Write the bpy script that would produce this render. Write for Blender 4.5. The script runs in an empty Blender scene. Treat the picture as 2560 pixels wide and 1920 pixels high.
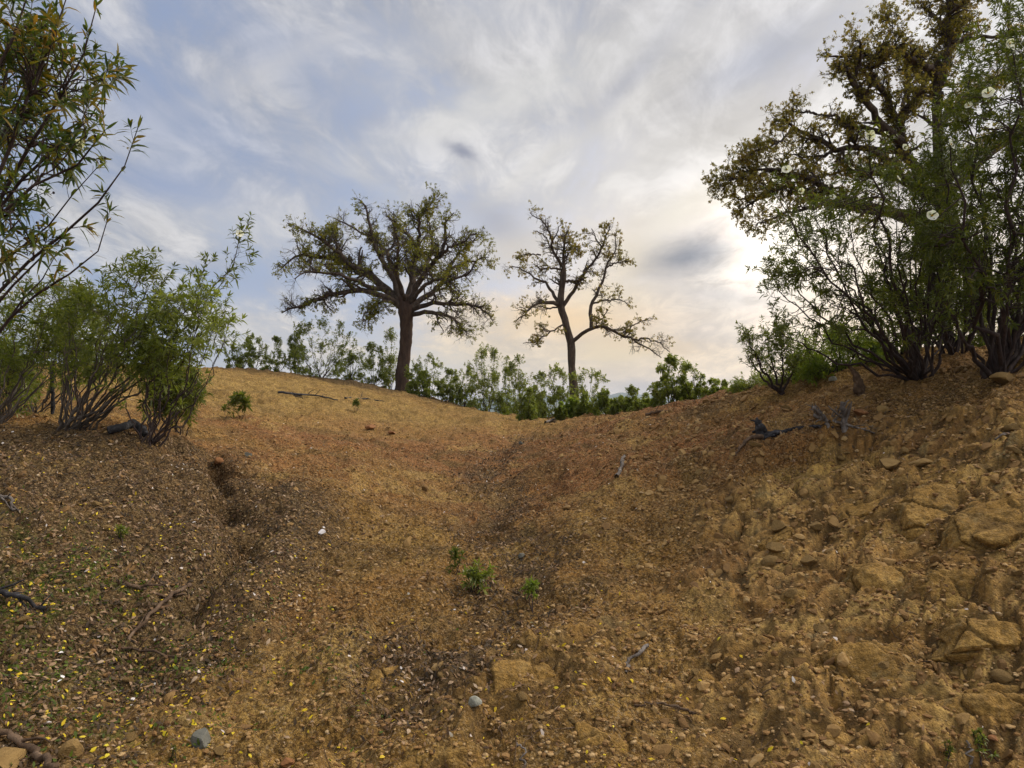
import bpy, math, random
import numpy as np
from mathutils import Vector
rng = np.random.default_rng(7)
random.seed(7)
PI = math.pi
C = bpy.context.scene.collection

# ------------------------------------------------------------------ camera, sky, sun, exposure
F = 1707.0; EYE = 1.6; PITCH = math.atan(70 / F)
cam = bpy.data.objects.new("camera", bpy.data.cameras.new("camera"))
cam.data.lens = 24.0; cam.data.sensor_width = 36.0
cam.data.clip_start = 0.05; cam.data.clip_end = 20000
cam.location = (0, 0, EYE); cam.rotation_euler = (PI / 2 + PITCH, 0, 0)
C.objects.link(cam); bpy.context.scene.camera = cam
SUN_AZ = math.radians(20.6); SUN_EL = math.radians(12.2)      # azimuth clockwise from +Y
SUN_DIR = Vector((math.sin(SUN_AZ) * math.cos(SUN_EL), math.cos(SUN_AZ) * math.cos(SUN_EL), math.sin(SUN_EL)))
sun = bpy.data.objects.new("sun", bpy.data.lights.new("sun", 'SUN'))
sun.data.energy = 1.5; sun.data.angle = math.radians(10); sun.data.color = (1.0, 0.86, 0.66)
sun.rotation_euler = SUN_DIR.to_track_quat('Z', 'Y').to_euler(); C.objects.link(sun)
sc = bpy.context.scene
sc.view_settings.view_transform = 'Standard'; sc.view_settings.look = 'None'
sc.view_settings.gamma = 1; sc.view_settings.exposure = 0.0; sc.view_settings.use_curve_mapping = False
sc.cycles.max_bounces = 6; sc.cycles.transparent_max_bounces = 6; sc.cycles.transmission_bounces = 4
sc.cycles.diffuse_bounces = 3; sc.cycles.glossy_bounces = 2
sc.cycles.volume_bounces = 0

class NT:
    """small helper for node trees"""
    def __init__(s, tree): s.t = tree; s.n = tree.nodes; s.l = tree.links
    def node(s, kind, **kw):
        n = s.n.new(kind)
        for k, v in kw.items(): setattr(n, k, v)
        return n
    def put(s, sock, v):
        if isinstance(v, bpy.types.NodeSocket): s.l.new(v, sock)
        elif isinstance(v, (tuple, list)) and len(v) == 3 and sock.type == 'RGBA': sock.default_value = (*v, 1)
        else: sock.default_value = v
    def m(s, op, a, b=0.0, c=0.0, clamp=False):
        n = s.node('ShaderNodeMath', operation=op, use_clamp=clamp)
        s.put(n.inputs[0], a); s.put(n.inputs[1], b); s.put(n.inputs[2], c); return n.outputs[0]
    def vm(s, op, a, b=(0, 0, 0), sc=None):
        n = s.node('ShaderNodeVectorMath', operation=op); s.put(n.inputs[0], a)
        if sc is None: s.put(n.inputs[1], b)
        else: s.put(n.inputs[3], sc)
        return n.outputs['Value'] if op in ('DOT_PRODUCT', 'LENGTH') else n.outputs[0]
    def noise(s, vec, scale, detail=4, rough=.55, dist=0.0, col=False):
        n = s.node('ShaderNodeTexNoise'); s.put(n.inputs['Vector'], vec)
        n.inputs['Scale'].default_value = scale; n.inputs['Detail'].default_value = detail
        n.inputs['Roughness'].default_value = rough; n.inputs['Distortion'].default_value = dist
        return n.outputs['Color'] if col else n.outputs['Fac']
    def rng(s, v, a, b, c=0.0, d=1.0, smooth=True):
        n = s.node('ShaderNodeMapRange', interpolation_type='SMOOTHSTEP' if smooth else 'LINEAR')
        s.put(n.inputs[0], v)
        for i, q in enumerate((a, b, c, d)): s.put(n.inputs[1 + i], q)
        return n.outputs[0]
    def mix(s, f, a, b, mode='MIX'):
        n = s.node('ShaderNodeMix', data_type='RGBA', blend_type=mode)
        s.put(n.inputs[0], f); s.put(n.inputs[6], a); s.put(n.inputs[7], b); return n.outputs[2]
    def ramp(s, f, stops):
        n = s.node('ShaderNodeValToRGB'); s.put(n.inputs[0], f); e = n.color_ramp.elements
        while len(e) > 1: e.remove(e[-1])
        e[0].position = stops[0][0]; e[0].color = (*stops[0][1], 1)
        for p, c in stops[1:]:
            x = e.new(p); x.color = (*c, 1)
        return n.outputs[0]

def raydir(u, v):
    """unit direction in the world of a spot in the 2560 wide photograph"""
    a, b = (u - 1280) / F, -(v - 960) / F
    d = Vector((a, math.cos(PITCH) - b * math.sin(PITCH), math.sin(PITCH) + b * math.cos(PITCH)))
    return d.normalized()

world = bpy.data.worlds.new("World"); sc.world = world; world.use_nodes = True
def build_world():
    w = NT(world.node_tree)
    for n in list(w.n): w.n.remove(n)
    sky = w.node('ShaderNodeTexSky', sky_type='NISHITA'); sky.sun_disc = False
    sky.sun_elevation = SUN_EL; sky.sun_rotation = SUN_AZ; sky.dust_density = 1.5
    D = w.node('ShaderNodeTexCoord').outputs['Generated']
    D = w.vm('NORMALIZE', D)
    sep = w.node('ShaderNodeSeparateXYZ'); w.put(sep.inputs[0], D)
    z = w.m('MAXIMUM', sep.outputs[2], 0.0)
    zz = w.m('ADD', z, 0.22)
    cmb = w.node('ShaderNodeCombineXYZ')
    w.put(cmb.inputs[0], w.m('DIVIDE', sep.outputs[0], zz)); w.put(cmb.inputs[1], w.m('DIVIDE', sep.outputs[1], zz))
    P = cmb.outputs[0]
    # streaks rotated in the cloud plane
    mp = w.node('ShaderNodeMapping'); w.put(mp.inputs[0], P)
    mp.inputs['Rotation'].default_value = (0, 0, math.radians(-32)); mp.inputs['Scale'].default_value = (1.0, 0.62, 1)
    S = mp.outputs[0]
    nA = w.noise(S, 1.3, 7, .56, .55)
    nB = w.noise(S, 3.4, 8, .6, .8)
    nC = w.noise(S, 8.5, 8, .66, .7)
    sd = w.m('MAXIMUM', w.vm('DOT_PRODUCT', D, tuple(SUN_DIR)), 0.0)
    core = w.m('POWER', sd, 260.0); g1 = w.m('POWER', sd, 60.0); g2 = w.m('POWER', sd, 9.0); g3 = w.m('POWER', sd, 2.5)
    # how much blue sky shows: more to the left of the sun
    left = w.vm('DOT_PRODUCT', D, tuple(raydir(330, 560)))
    lf = w.rng(left, .74, 1.0)
    cov = w.m('ADD', w.m('MULTIPLY', nA, .60), w.m('MULTIPLY', nB, .40))
    thr = w.m('MULTIPLY', lf, .11)
    cov = w.rng(w.m('ADD', w.m('SUBTRACT', cov, thr), w.m('MULTIPLY', w.m('SUBTRACT', nC, .5), .22)), .30, .50)
    # sky colour behind the clouds
    blue = w.vm('SCALE', sky.outputs[0], sc=0.11)
    blue = w.mix(.78, blue, (.29, .365, .56))
    # cloud colour: grey-white, warmer towards the sun and horizon
    lowf = w.rng(z, 0.03, .34, 1.0, 0.0)
    base = w.mix(w.rng(z, .1, .75), (.60, .585, .575), (.53, .525, .54))
    warm = w.mix(w.m('MULTIPLY', lowf, w.m('MINIMUM', w.m('MULTIPLY', g2, 2.4), 1.0)), base, (.95, .72, .44))
    shade = w.m('ADD', .66, w.m('MULTIPLY', w.rng(nB, .35, .64), .46))
    shade2 = w.m('ADD', .83, w.m('MULTIPLY', w.rng(nC, .34, .66), .32))
    cl = w.vm('SCALE', warm, sc=w.m('MULTIPLY', shade, shade2))
    col = w.mix(w.m('MULTIPLY', cov, .93), blue, cl)
    # glow around the veiled sun
    glow = w.vm('SCALE', (1.0, .90, .74), sc=w.m('ADD', w.m('MULTIPLY', g1, .26), w.m('MULTIPLY', g2, .15)))
    broad = w.vm('SCALE', (.9, .9, .95), sc=w.m('MULTIPLY', g3, .05))
    col = w.vm('ADD', col, w.vm('ADD', glow, broad))
    # darker clouds of their own shape: (u, v, half width, half height, tilt, strength)
    wob = w.vm('SUBTRACT', w.noise(P, 5.0, 5, .65, .3, col=True), (.5, .5, .5))
    Dw = w.vm('ADD', D, w.vm('SCALE', wob, sc=.03))
    for (u, v, hw, hh, tilt, st, tint) in DARK:
        c = raydir(u, v); r = Vector((0, 0, 1)).cross(c).normalized() * -1; t = c.cross(r).normalized() * -1
        if t.z < 0: t = -t
        ca, sa = math.cos(math.radians(tilt)), math.sin(math.radians(tilt))
        e1 = r * ca + t * sa; e2 = t * ca - r * sa
        a = w.m('DIVIDE', w.vm('DOT_PRODUCT', Dw, tuple(e1)), hw / F)
        b = w.m('DIVIDE', w.vm('DOT_PRODUCT', Dw, tuple(e2)), hh / F)
        d2 = w.m('ADD', w.m('MULTIPLY', a, a), w.m('MULTIPLY', b, b))
        f = w.m('MULTIPLY', w.m('EXPONENT', w.m('MULTIPLY', d2, -1.0)), w.rng(w.vm('DOT_PRODUCT', D, tuple(c)), .3, .6))
        col = w.mix(w.m('MULTIPLY', f, st), col, tint)
    col = w.vm('ADD', col, w.vm('SCALE', (1.0, .95, .88), sc=w.m('MULTIPLY', core, w.m('MULTIPLY', w.rng(nC, .25, .6), .48))))
    # added to light the ground: unseen warm sky patch upper right, brighter sky behind
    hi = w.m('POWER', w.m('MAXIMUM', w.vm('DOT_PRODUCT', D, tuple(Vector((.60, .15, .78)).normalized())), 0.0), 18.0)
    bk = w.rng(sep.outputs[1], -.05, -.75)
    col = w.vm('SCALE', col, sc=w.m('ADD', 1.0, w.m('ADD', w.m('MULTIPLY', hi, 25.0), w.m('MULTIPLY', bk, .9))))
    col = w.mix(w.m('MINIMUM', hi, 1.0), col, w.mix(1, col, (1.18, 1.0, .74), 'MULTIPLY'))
    below = w.rng(sep.outputs[2], -.06, 0.0)
    col = w.mix(below, (.30, .27, .22), col)
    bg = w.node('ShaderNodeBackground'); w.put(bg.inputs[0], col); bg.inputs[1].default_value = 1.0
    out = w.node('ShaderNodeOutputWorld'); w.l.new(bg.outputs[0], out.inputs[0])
GREYB = (.24, .25, .31); BLUE = (.31, .38, .56); BRIGHT = (.95, .87, .74); WARM = (1.0, .72, .40)
DARK = [(1725, 640, 145, 55, 2, 1.0, (.25, .26, .30)), (1800, 735, 170, 45, -3, .6, (.38, .385, .42)), (1330, 700, 90, 30, -25, .0, GREYB),
        (1148, 376, 44, 17, -22, .9, (.25, .27, .36)), (1560, 210, 150, 24, 46, .6, (.42, .43, .50)), (1920, 640, 70, 60, 20, .8, (1.3, 1.2, 1.0)), (1700, 520, 130, 34, 32, .7, (.95, .88, .76)), (1890, 150, 130, 45, 25, .5, (.38, .42, .55)),
        (1240, 560, 90, 50, -30, .7, (.36, .38, .47)), (1090, 520, 60, 30, -35, .5, (.38, .40, .50)), (990, 660, 160, 30, 5, .4, (.42, .44, .52)), (1640, 960, 200, 14, 0, .5, (.42, .41, .44)), (1000, 330, 70, 16, -30, .4, (.40, .42, .52)), (1700, 830, 260, 60, 0, .45, (.40, .41, .47)), (1420, 860, 190, 14, 0, .40, (.40, .39, .42)),
        (1460, 905, 160, 9, 0, .35, (.42, .41, .44)), (440, 470, 150, 40, -4, .75, BLUE), (520, 330, 170, 90, -20, .5, BLUE), (330, 260, 90, 120, 10, .5, BLUE),
        (820, 250, 240, 50, -35, .40, BLUE), (600, 60, 200, 60, -10, .30, BLUE), (760, 430, 150, 60, -15, .30, BLUE), (650, 700, 200, 60, 0, .35, (.36, .43, .60)), (860, 120, 260, 40, 10, .25, (.42, .46, .58)),
        (1830, 470, 170, 38, 28, .85, BRIGHT), (1250, 250, 330, 50, 20, .6, (.70, .69, .67)), (1400, 380, 260, 30, 32, .5, (.76, .73, .68)), (700, 160, 200, 24, 30, .5, (.60, .60, .63)), (960, 470, 160, 20, -20, .4, (.62, .62, .63)), (1100, 100, 260, 60, 30, .35, (.58, .58, .60)), (1560, 430, 300, 60, 20, .30, (.68, .65, .60)),
        (1400, 800, 230, 52, -2, .9, WARM), (1600, 870, 140, 26, -4, .8, WARM), (1500, 930, 260, 18, 2, .8, (.82, .66, .47)), (1160, 900, 300, 60, 0, .6, (.80, .68, .50)), (900, 930, 300, 40, 0, .5, (.72, .66, .56)), (1500, 740, 90, 30, 0, .7, (.88, .74, .53)), (1300, 620, 160, 60, 10, .5, (.78, .68, .53)), (1560, 640, 60, 90, 0, .6, (.85, .74, .56)), (1530, 885, 130, 36, 0, .9, (.92, .74, .47)), (1400, 960, 260, 24, 0, .6, (.80, .65, .48)),
        (620, 560, 180, 60, 4, .5, (.62, .62, .64)), (560, 800, 120, 50, 0, .5, (.68, .64, .60)), (1200, 800, 120, 30, 0, .5, (.66, .60, .52))]
build_world()

# ------------------------------------------------------------------ helpers: mesh, tags, pixels
def at(u, v, y, s=1.0):
    d = raydir(u / s, v / s); return np.array([d.x, d.y, d.z]) * (y / d.y) + np.array([0, 0, EYE])
SD = 0.8641                                            # coordinates noted on a 2212 wide view
def atD(u, v, y): return at(u, v, y, SD)

def tag(o, label=None, cat=None, group=None, kind=None):
    if label: o['label'] = label
    if cat: o['category'] = cat
    if group: o['group'] = group
    if kind: o['kind'] = kind
    return o
def empty(name, loc):
    o = bpy.data.objects.new(name, None); o.location = tuple(loc); o.empty_display_size = .2
    C.objects.link(o); return o
class MB:
    """collects vertices, triangles and quads, links them as one mesh object"""
    def __init__(s): s.v = []; s.q = []; s.t = []; s.qm = []; s.tm = []; s.n = 0
    def add(s, v, q=None, t=None, m=0):
        v = np.asarray(v, float).reshape(-1, 3)
        if q is not None and len(q): s.q.append(np.asarray(q) + s.n); s.qm.append(np.full(len(q), m))
        if t is not None and len(t): s.t.append(np.asarray(t) + s.n); s.tm.append(np.full(len(t), m))
        s.v.append(v); s.n += len(v)
    def build(s, name, mats, parent=None, smooth=False, origin=None, attrs=None):
        if s.n == 0: return None
        V = np.concatenate(s.v); 
        if parent is not None and origin is None: origin = parent.location
        if origin is not None: V = V - np.array(origin)
        q = np.concatenate(s.q) if s.q else np.zeros((0, 4), int)
        t = np.concatenate(s.t) if s.t else np.zeros((0, 3), int)
        me = bpy.data.meshes.new(name)
        me.vertices.add(len(V)); me.vertices.foreach_set('co', V.astype(np.float32).ravel())
        me.loops.add(len(q) * 4 + len(t) * 3)
        me.loops.foreach_set('vertex_index', np.concatenate([q.ravel(), t.ravel()]).astype(np.int32))
        me.polygons.add(len(q) + len(t))
        me.polygons.foreach_set('loop_start', np.concatenate([np.arange(len(q)) * 4, len(q) * 4 + np.arange(len(t)) * 3]).astype(np.int32))
        mm = [x for x in s.qm] + [x for x in s.tm]
        me.polygons.foreach_set('material_index', np.concatenate(mm).astype(np.int32))
        me.polygons.foreach_set('use_smooth', np.full(len(q) + len(t), smooth))
        for m in (mats if isinstance(mats, (list, tuple)) else [mats]): me.materials.append(m)
        for k, a in (attrs or {}).items():
            at_ = me.attributes.new(k, 'FLOAT', 'POINT'); at_.data.foreach_set('value', a.astype(np.float32))
        me.update(); me.validate()
        o = bpy.data.objects.new(name, me); C.objects.link(o)
        if parent is not None: o.parent = parent
        elif origin is not None: o.location = tuple(origin)
        return o

# ------------------------------------------------------------------ noise in numpy
def _h(ix, iy, seed):
    h = (ix.astype(np.int64) * 374761393 + iy.astype(np.int64) * 668265263 + seed * 1442695041) & 0xFFFFFFFF
    h = ((h ^ (h >> 13)) * 1274126177) & 0xFFFFFFFF
    h = (h ^ (h >> 16)) & 0xFFFFFFFF
    return h / 4294967296.0
def pn(x, y, seed=0):
    ix, iy = np.floor(x), np.floor(y); fx, fy = x - ix, y - iy
    ux = fx * fx * fx * (fx * (fx * 6 - 15) + 10); uy = fy * fy * fy * (fy * (fy * 6 - 15) + 10)
    def g(a, b):
        an = _h(ix + a, iy + b, seed) * 2 * PI
        return np.cos(an) * (fx - a) + np.sin(an) * (fy - b)
    n0 = g(0, 0) * (1 - ux) + g(1, 0) * ux; n1 = g(0, 1) * (1 - ux) + g(1, 1) * ux
    return (n0 * (1 - uy) + n1 * uy) * 1.5
def fbm(x, y, octv=4, seed=0, gain=.5, lac=2.03, ridge=False):
    s = 0; a = 1.0; tot = 0
    for i in range(octv):
        n = pn(x, y, seed + i * 17)
        if ridge: n = 1 - 2 * np.abs(n)
        s = s + a * n; tot += a; a *= gain; x = x * lac + 13.7; y = y * lac - 7.3
    return s / tot
def voro(x, y, seed=0):
    """nearest cell: F1, F2, id random, offset to the cell's point"""
    ix, iy = np.floor(x), np.floor(y)
    f1 = np.full(x.shape, 9.0); f2 = np.full(x.shape, 9.0); rid = np.zeros(x.shape); ox = np.zeros(x.shape); oy = np.zeros(x.shape)
    for a in (-1, 0, 1):
        for b in (-1, 0, 1):
            cx = ix + a + _h(ix + a, iy + b, seed); cy = iy + b + _h(ix + a, iy + b, seed + 91)
            d = np.hypot(cx - x, cy - y); r = _h(ix + a, iy + b, seed + 333)
            near = d < f1
            f2 = np.where(near, f1, np.minimum(f2, d))
            rid = np.where(near, r, rid); ox = np.where(near, x - cx, ox); oy = np.where(near, y - cy, oy)
            f1 = np.where(near, d, f1)
    return f1, f2, rid, ox, oy
def sstep(a, b, x):
    t = np.clip((x - a) / (b - a), 0, 1); return t * t * (3 - 2 * t)

# ------------------------------------------------------------------ the lie of the land
CP = [ # photo spot (2212 wide) and distance ahead in metres
 (1000,1659,3.0),(0,1659,2.9),(2212,1659,2.75),(500,1659,2.95),(1600,1659,2.9),
 (1000,1400,4.2),(1000,1200,6.2),(1100,1050,9.3),(1100,960,14),(1100,905,22),(1500,1400,4.1),
 (430,800,24),(600,808,24.5),(740,828,25.5),(860,845,26),(1000,882,25),(430,870,15),(430,930,10.5),(600,870,16),(700,905,15.5),(900,912,17),
 (130,940,7.2),(315,948,7.0),(0,905,9.5),(200,885,12),(0,960,6.4),(250,1000,6.1),(50,1060,5.3),(0,1150,4.7),(0,1300,3.95),(0,1450,3.45),
 (200,1300,4.3),(300,1150,5.4),(250,1500,3.65),(470,1010,7.3),(430,1130,5.8),(400,1350,4.4),(600,1010,8.6),(700,1080,7.7),(700,1250,5.5),(750,1450,3.9),
 (1200,908,17),(1400,892,12.5),(1600,868,10.5),(1850,822,8.6),(2050,800,7.7),(2212,785,7.1),
 (1400,1000,8.4),(1250,1000,10),(1650,950,7.6),(1650,1050,6.3),(1400,1200,5.7),(1900,1000,6.1),(2212,950,5.2),(2212,1150,4.1),(2212,1350,3.4),
 (1900,1200,4.6),(1900,1400,3.65),(1650,1250,4.9)]
pts = np.array([atD(*c) for c in CP])
extra = np.array([(0,0,-.05),(-3,0,.1),(3,0,.4),(0,-6,-.4),(-8,-6,.3),(8,-6,1.2),(-6,3,1.35),(-12,5,1.9),(-14,14,2.4),(7,3,1.9),(12,6,2.6),(8,12,2.45),(14,16,2.5),
 (2.5,16,1.45),(6,17,1.65),(-1,27,1.2),(6,24,1.25),(12,26,1.3),(-14,30,2.9),(-7,31,2.4),(0,34,-.6),(-12,40,1.2),(10,38,-1.0),(0,48,-4),(-22,48,-2),(25,44,-3),(-25,25,2.8),(28,22,1.6),(24,5,3.0),(-26,5,2.4),(0,-25,-2),(-25,-20,-1),(25,-20,1)])
pts = np.concatenate([pts, extra])
def _phi(r2): return r2 * np.log(r2 + 1e-9) * .5
_X = pts[:, 0] ; _Y = pts[:, 1]
_n = len(pts)
_A = np.zeros((_n + 3, _n + 3)); _r2 = (_X[:, None] - _X) ** 2 + (_Y[:, None] - _Y) ** 2
_A[:_n, :_n] = _phi(_r2) + np.eye(_n) * .25; _A[:_n, _n:] = np.c_[np.ones(_n), _X, _Y]; _A[_n:, :_n] = _A[:_n, _n:].T
_W = np.linalg.solve(_A, np.r_[pts[:, 2], 0, 0, 0])
def base_h(x, y):
    out = np.empty(x.shape); xf, yf, of = x.ravel(), y.ravel(), out.ravel()
    for i in range(0, len(xf), 20000):
        a, b = xf[i:i + 20000], yf[i:i + 20000]
        of[i:i + 20000] = _phi((a[:, None] - _X) ** 2 + (b[:, None] - _Y) ** 2) @ _W[:_n] + _W[_n] + _W[_n + 1] * a + _W[_n + 2] * b
    h = of.reshape(x.shape)
    rr = np.hypot(x, y - 8)
    w = sstep(36, 75, rr)
    far = -5 - 38 * sstep(50, 600, rr) + 3 * fbm(x / 60, y / 60, 3, 5) + sstep(700, 2200, rr) * (50 + 80 * sstep(-.35, .7, fbm(x / 900, y / 900, 4, 9)) + 16 * fbm(x / 160, y / 160, 3, 4))
    return h * (1 - w) + far * w
def seg_d(x, y, poly):
    best = np.full(x.shape, 1e9); tt = np.zeros(x.shape); tot = len(poly) - 1
    for i in range(tot):
        a, b = poly[i], poly[i + 1]; dx, dy = b[0] - a[0], b[1] - a[1]
        t = np.clip(((x - a[0]) * dx + (y - a[1]) * dy) / (dx * dx + dy * dy), 0, 1)
        d = np.hypot(x - a[0] - t * dx, y - a[1] - t * dy)
        m = d < best; best = np.where(m, d, best); tt = np.where(m, (i + t) / tot, tt)
    return best, tt
GUL = [tuple(atD(*p)[:2]) for p in ((455,985,7.6),(470,1030,7.0),(475,1110,6.1),(520,1150,5.8),(510,1240,5.15),(420,1330,4.5),(330,1420,4.0))]
CEN = [tuple(atD(*p)[:2]) for p in ((1130,950,14.5),(1040,1010,10.3),(1100,1080,8.2),(1060,1160,6.8),(1150,1220,5.9),(1120,1300,5.0),(950,1400,4.25),(900,1500,3.7))]
def _pl(l): return [tuple(atD(*p)[:2]) for p in l]
RIDGES = [(_pl(((560,1250,5.3),(640,1140,6.4),(740,1050,8.2),(850,990,10.5))), .6, .15), (_pl(((1330,1420,4.1),(1290,1250,5.3),(1330,1100,7.0),(1300,1000,9.5))), .55, .09),
          (_pl(((760,1500,3.7),(800,1350,4.6),(880,1200,6.0),(930,1080,8.2))), .35, .09), (_pl(((1400,1060,7.4),(1600,1000,7.2),(1750,975,7.0))), .35, .10)]
SCO = atD(1745, 1050, 6.35)
FOV_ROCK = [(atD(2080,1240,4.1), 1.4), (atD(2150,1100,4.7), 1.1), (atD(1900,1150,4.9), 1.0), (atD(2050,1400,3.5), 1.0), (atD(1950, 1050, 5.8), 1.0), (atD(1750, 1250, 4.7), .8), (atD(1650, 1130, 5.7), .6), (atD(1800, 1500, 3.5), .7)]
def rockmask(x, y):
    x = np.asarray(x); y = np.asarray(y)
    m = np.zeros(x.shape)
    for p, r in FOV_ROCK: m = np.maximum(m, np.exp(-((x - p[0]) ** 2 + (y - p[1]) ** 2) / (r * r)))
    m = sstep(.22, .55, m + .30 * fbm(x * 1.3, y * 1.3, 3, 40))
    # weathered bedrock along the path in the foreground
    f = sstep(.0, .35, fbm(x * .8 + 3, y * .9, 3, 61) + .35 * np.exp(-((x - .6) ** 2 / 3 + (y - 3.2) ** 2 / 1.2)) - .06) * sstep(6.5, 4.0, y) * .75
    return np.maximum(m, f)
def detail(x, y, give=False):
    r = np.hypot(x, y); ex = sstep(60, 20, r)
    d = .13 * fbm(x * .55, y * .55, 3, 1) * sstep(3, 7, r) + .05 * fbm(x * .55, y * .55, 3, 1)
    wx = x + .13 * pn(x * 2.2, y * 2.2, 70); wy = y + .13 * pn(x * 2.2 + 9, y * 2.2, 71)
    # streaky erosion: stretched along the fall of the slope
    ca, sa = math.cos(1.05), math.sin(1.05)
    s1, s2 = wx * ca + wy * sa, -wx * sa + wy * ca
    d = d + .085 * fbm(s1 * 1.1, s2 * 3.6, 5, 11, .6) * sstep(-.25, .3, pn(x * .5, y * .5, 12))
    d = d + .095 * fbm(wx * 2.1, wy * 2.1, 4, 21, .55) + .08 * fbm(wx * 1.6, wy * 1.6, 3, 24, .5, ridge=True)
    d = d + .030 * fbm(wx * 7, wy * 7, 3, 31, .6)
    # swells either side of the worn channel
    for poly, w_, a_ in RIDGES:
        rd, _ = seg_d(wx, wy, poly); d = d + a_ * np.exp(-(rd / w_) ** 2)
    # gullies
    gd, gt = seg_d(wx, wy, GUL)
    d = d - (.50 * np.exp(-(gd / .14) ** 2) + .14 * np.exp(-(gd / .42) ** 2)) * (.25 + .75 * sstep(.9, .1, gt)) * np.clip(.7 + 1.1 * pn(x * 2.6, y * 2.6, 77), .2, 1.4)
    cd, ct = seg_d(wx, wy, CEN)
    d = d - .11 * np.exp(-(cd / .36) ** 2) * (.75 + .5 * pn(x * 1.7, y * 1.7, 78))
    # scooped hollow under a lip on the bank
    q = np.hypot((x - SCO[0]) / .62, (y - SCO[1] ) / .5) + .22 * pn(x * 3.1, y * 3.1, 79)
    d = d - .22 * sstep(1.25, .60, q) * sstep(-.9, .6, (y - SCO[1]) / .5) + .05 * np.exp(-((q - 1.25) / .25) ** 2)
    # broken rock: tilted blocks with cracks
    m = rockmask(x, y)
    k = 1.0
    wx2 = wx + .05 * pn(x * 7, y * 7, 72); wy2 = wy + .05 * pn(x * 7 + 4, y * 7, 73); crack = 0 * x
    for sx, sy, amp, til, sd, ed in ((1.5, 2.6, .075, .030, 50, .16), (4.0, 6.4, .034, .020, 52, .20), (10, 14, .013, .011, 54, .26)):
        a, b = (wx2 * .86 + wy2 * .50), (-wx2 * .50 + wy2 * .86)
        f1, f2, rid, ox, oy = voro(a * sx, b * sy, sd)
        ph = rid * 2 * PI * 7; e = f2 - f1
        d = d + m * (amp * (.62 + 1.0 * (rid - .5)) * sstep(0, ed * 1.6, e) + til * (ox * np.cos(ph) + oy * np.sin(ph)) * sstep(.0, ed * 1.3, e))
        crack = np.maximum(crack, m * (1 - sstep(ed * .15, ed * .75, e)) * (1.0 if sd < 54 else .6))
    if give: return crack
    # clods and crumbs
    nm = 1 - .8 * m
    f1, f2, rid, ox, oy = voro(wx * 9, wy * 9, 55)
    d = d + nm * np.maximum(0, rid - .45) * .065 * sstep(.5, .05, f1) * sstep(-.3, .4, pn(x * .9, y * .9, 56) + .5 * sstep(.5, 2, x))
    f1, f2, rid, ox, oy = voro(wx * 24, wy * 24, 57)
    d = d + nm * np.maximum(0, rid - .35) * .026 * sstep(.5, .05, f1) * sstep(22, 8, r)
    d = d + (1 - .4 * m) * (.008 * pn(wx * 19, wy * 19, 32) + .004 * pn(wx * 43, wy * 43, 33)) * sstep(25, 8, r)
    return d * ex
def H(x, y):
    x = np.atleast_1d(np.asarray(x, float)); y = np.atleast_1d(np.asarray(y, float))
    return base_h(x, y) + detail(x, y)
def ground_px(u, v, s=SD):
    """where the sight line through a photo spot meets the land"""
    d = raydir(u / s, v / s); t = np.geomspace(2.0, 60, 1400)
    h = H(d.x * t, d.y * t); z = EYE + d.z * t
    k = np.argmax(z < h)
    if z[k] >= h[k]: k = len(t) - 1
    return np.array([d.x * t[k], d.y * t[k], h[k]])
def on_ground(x, y): return np.array([x, y, float(H(x, y)[0])])

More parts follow.
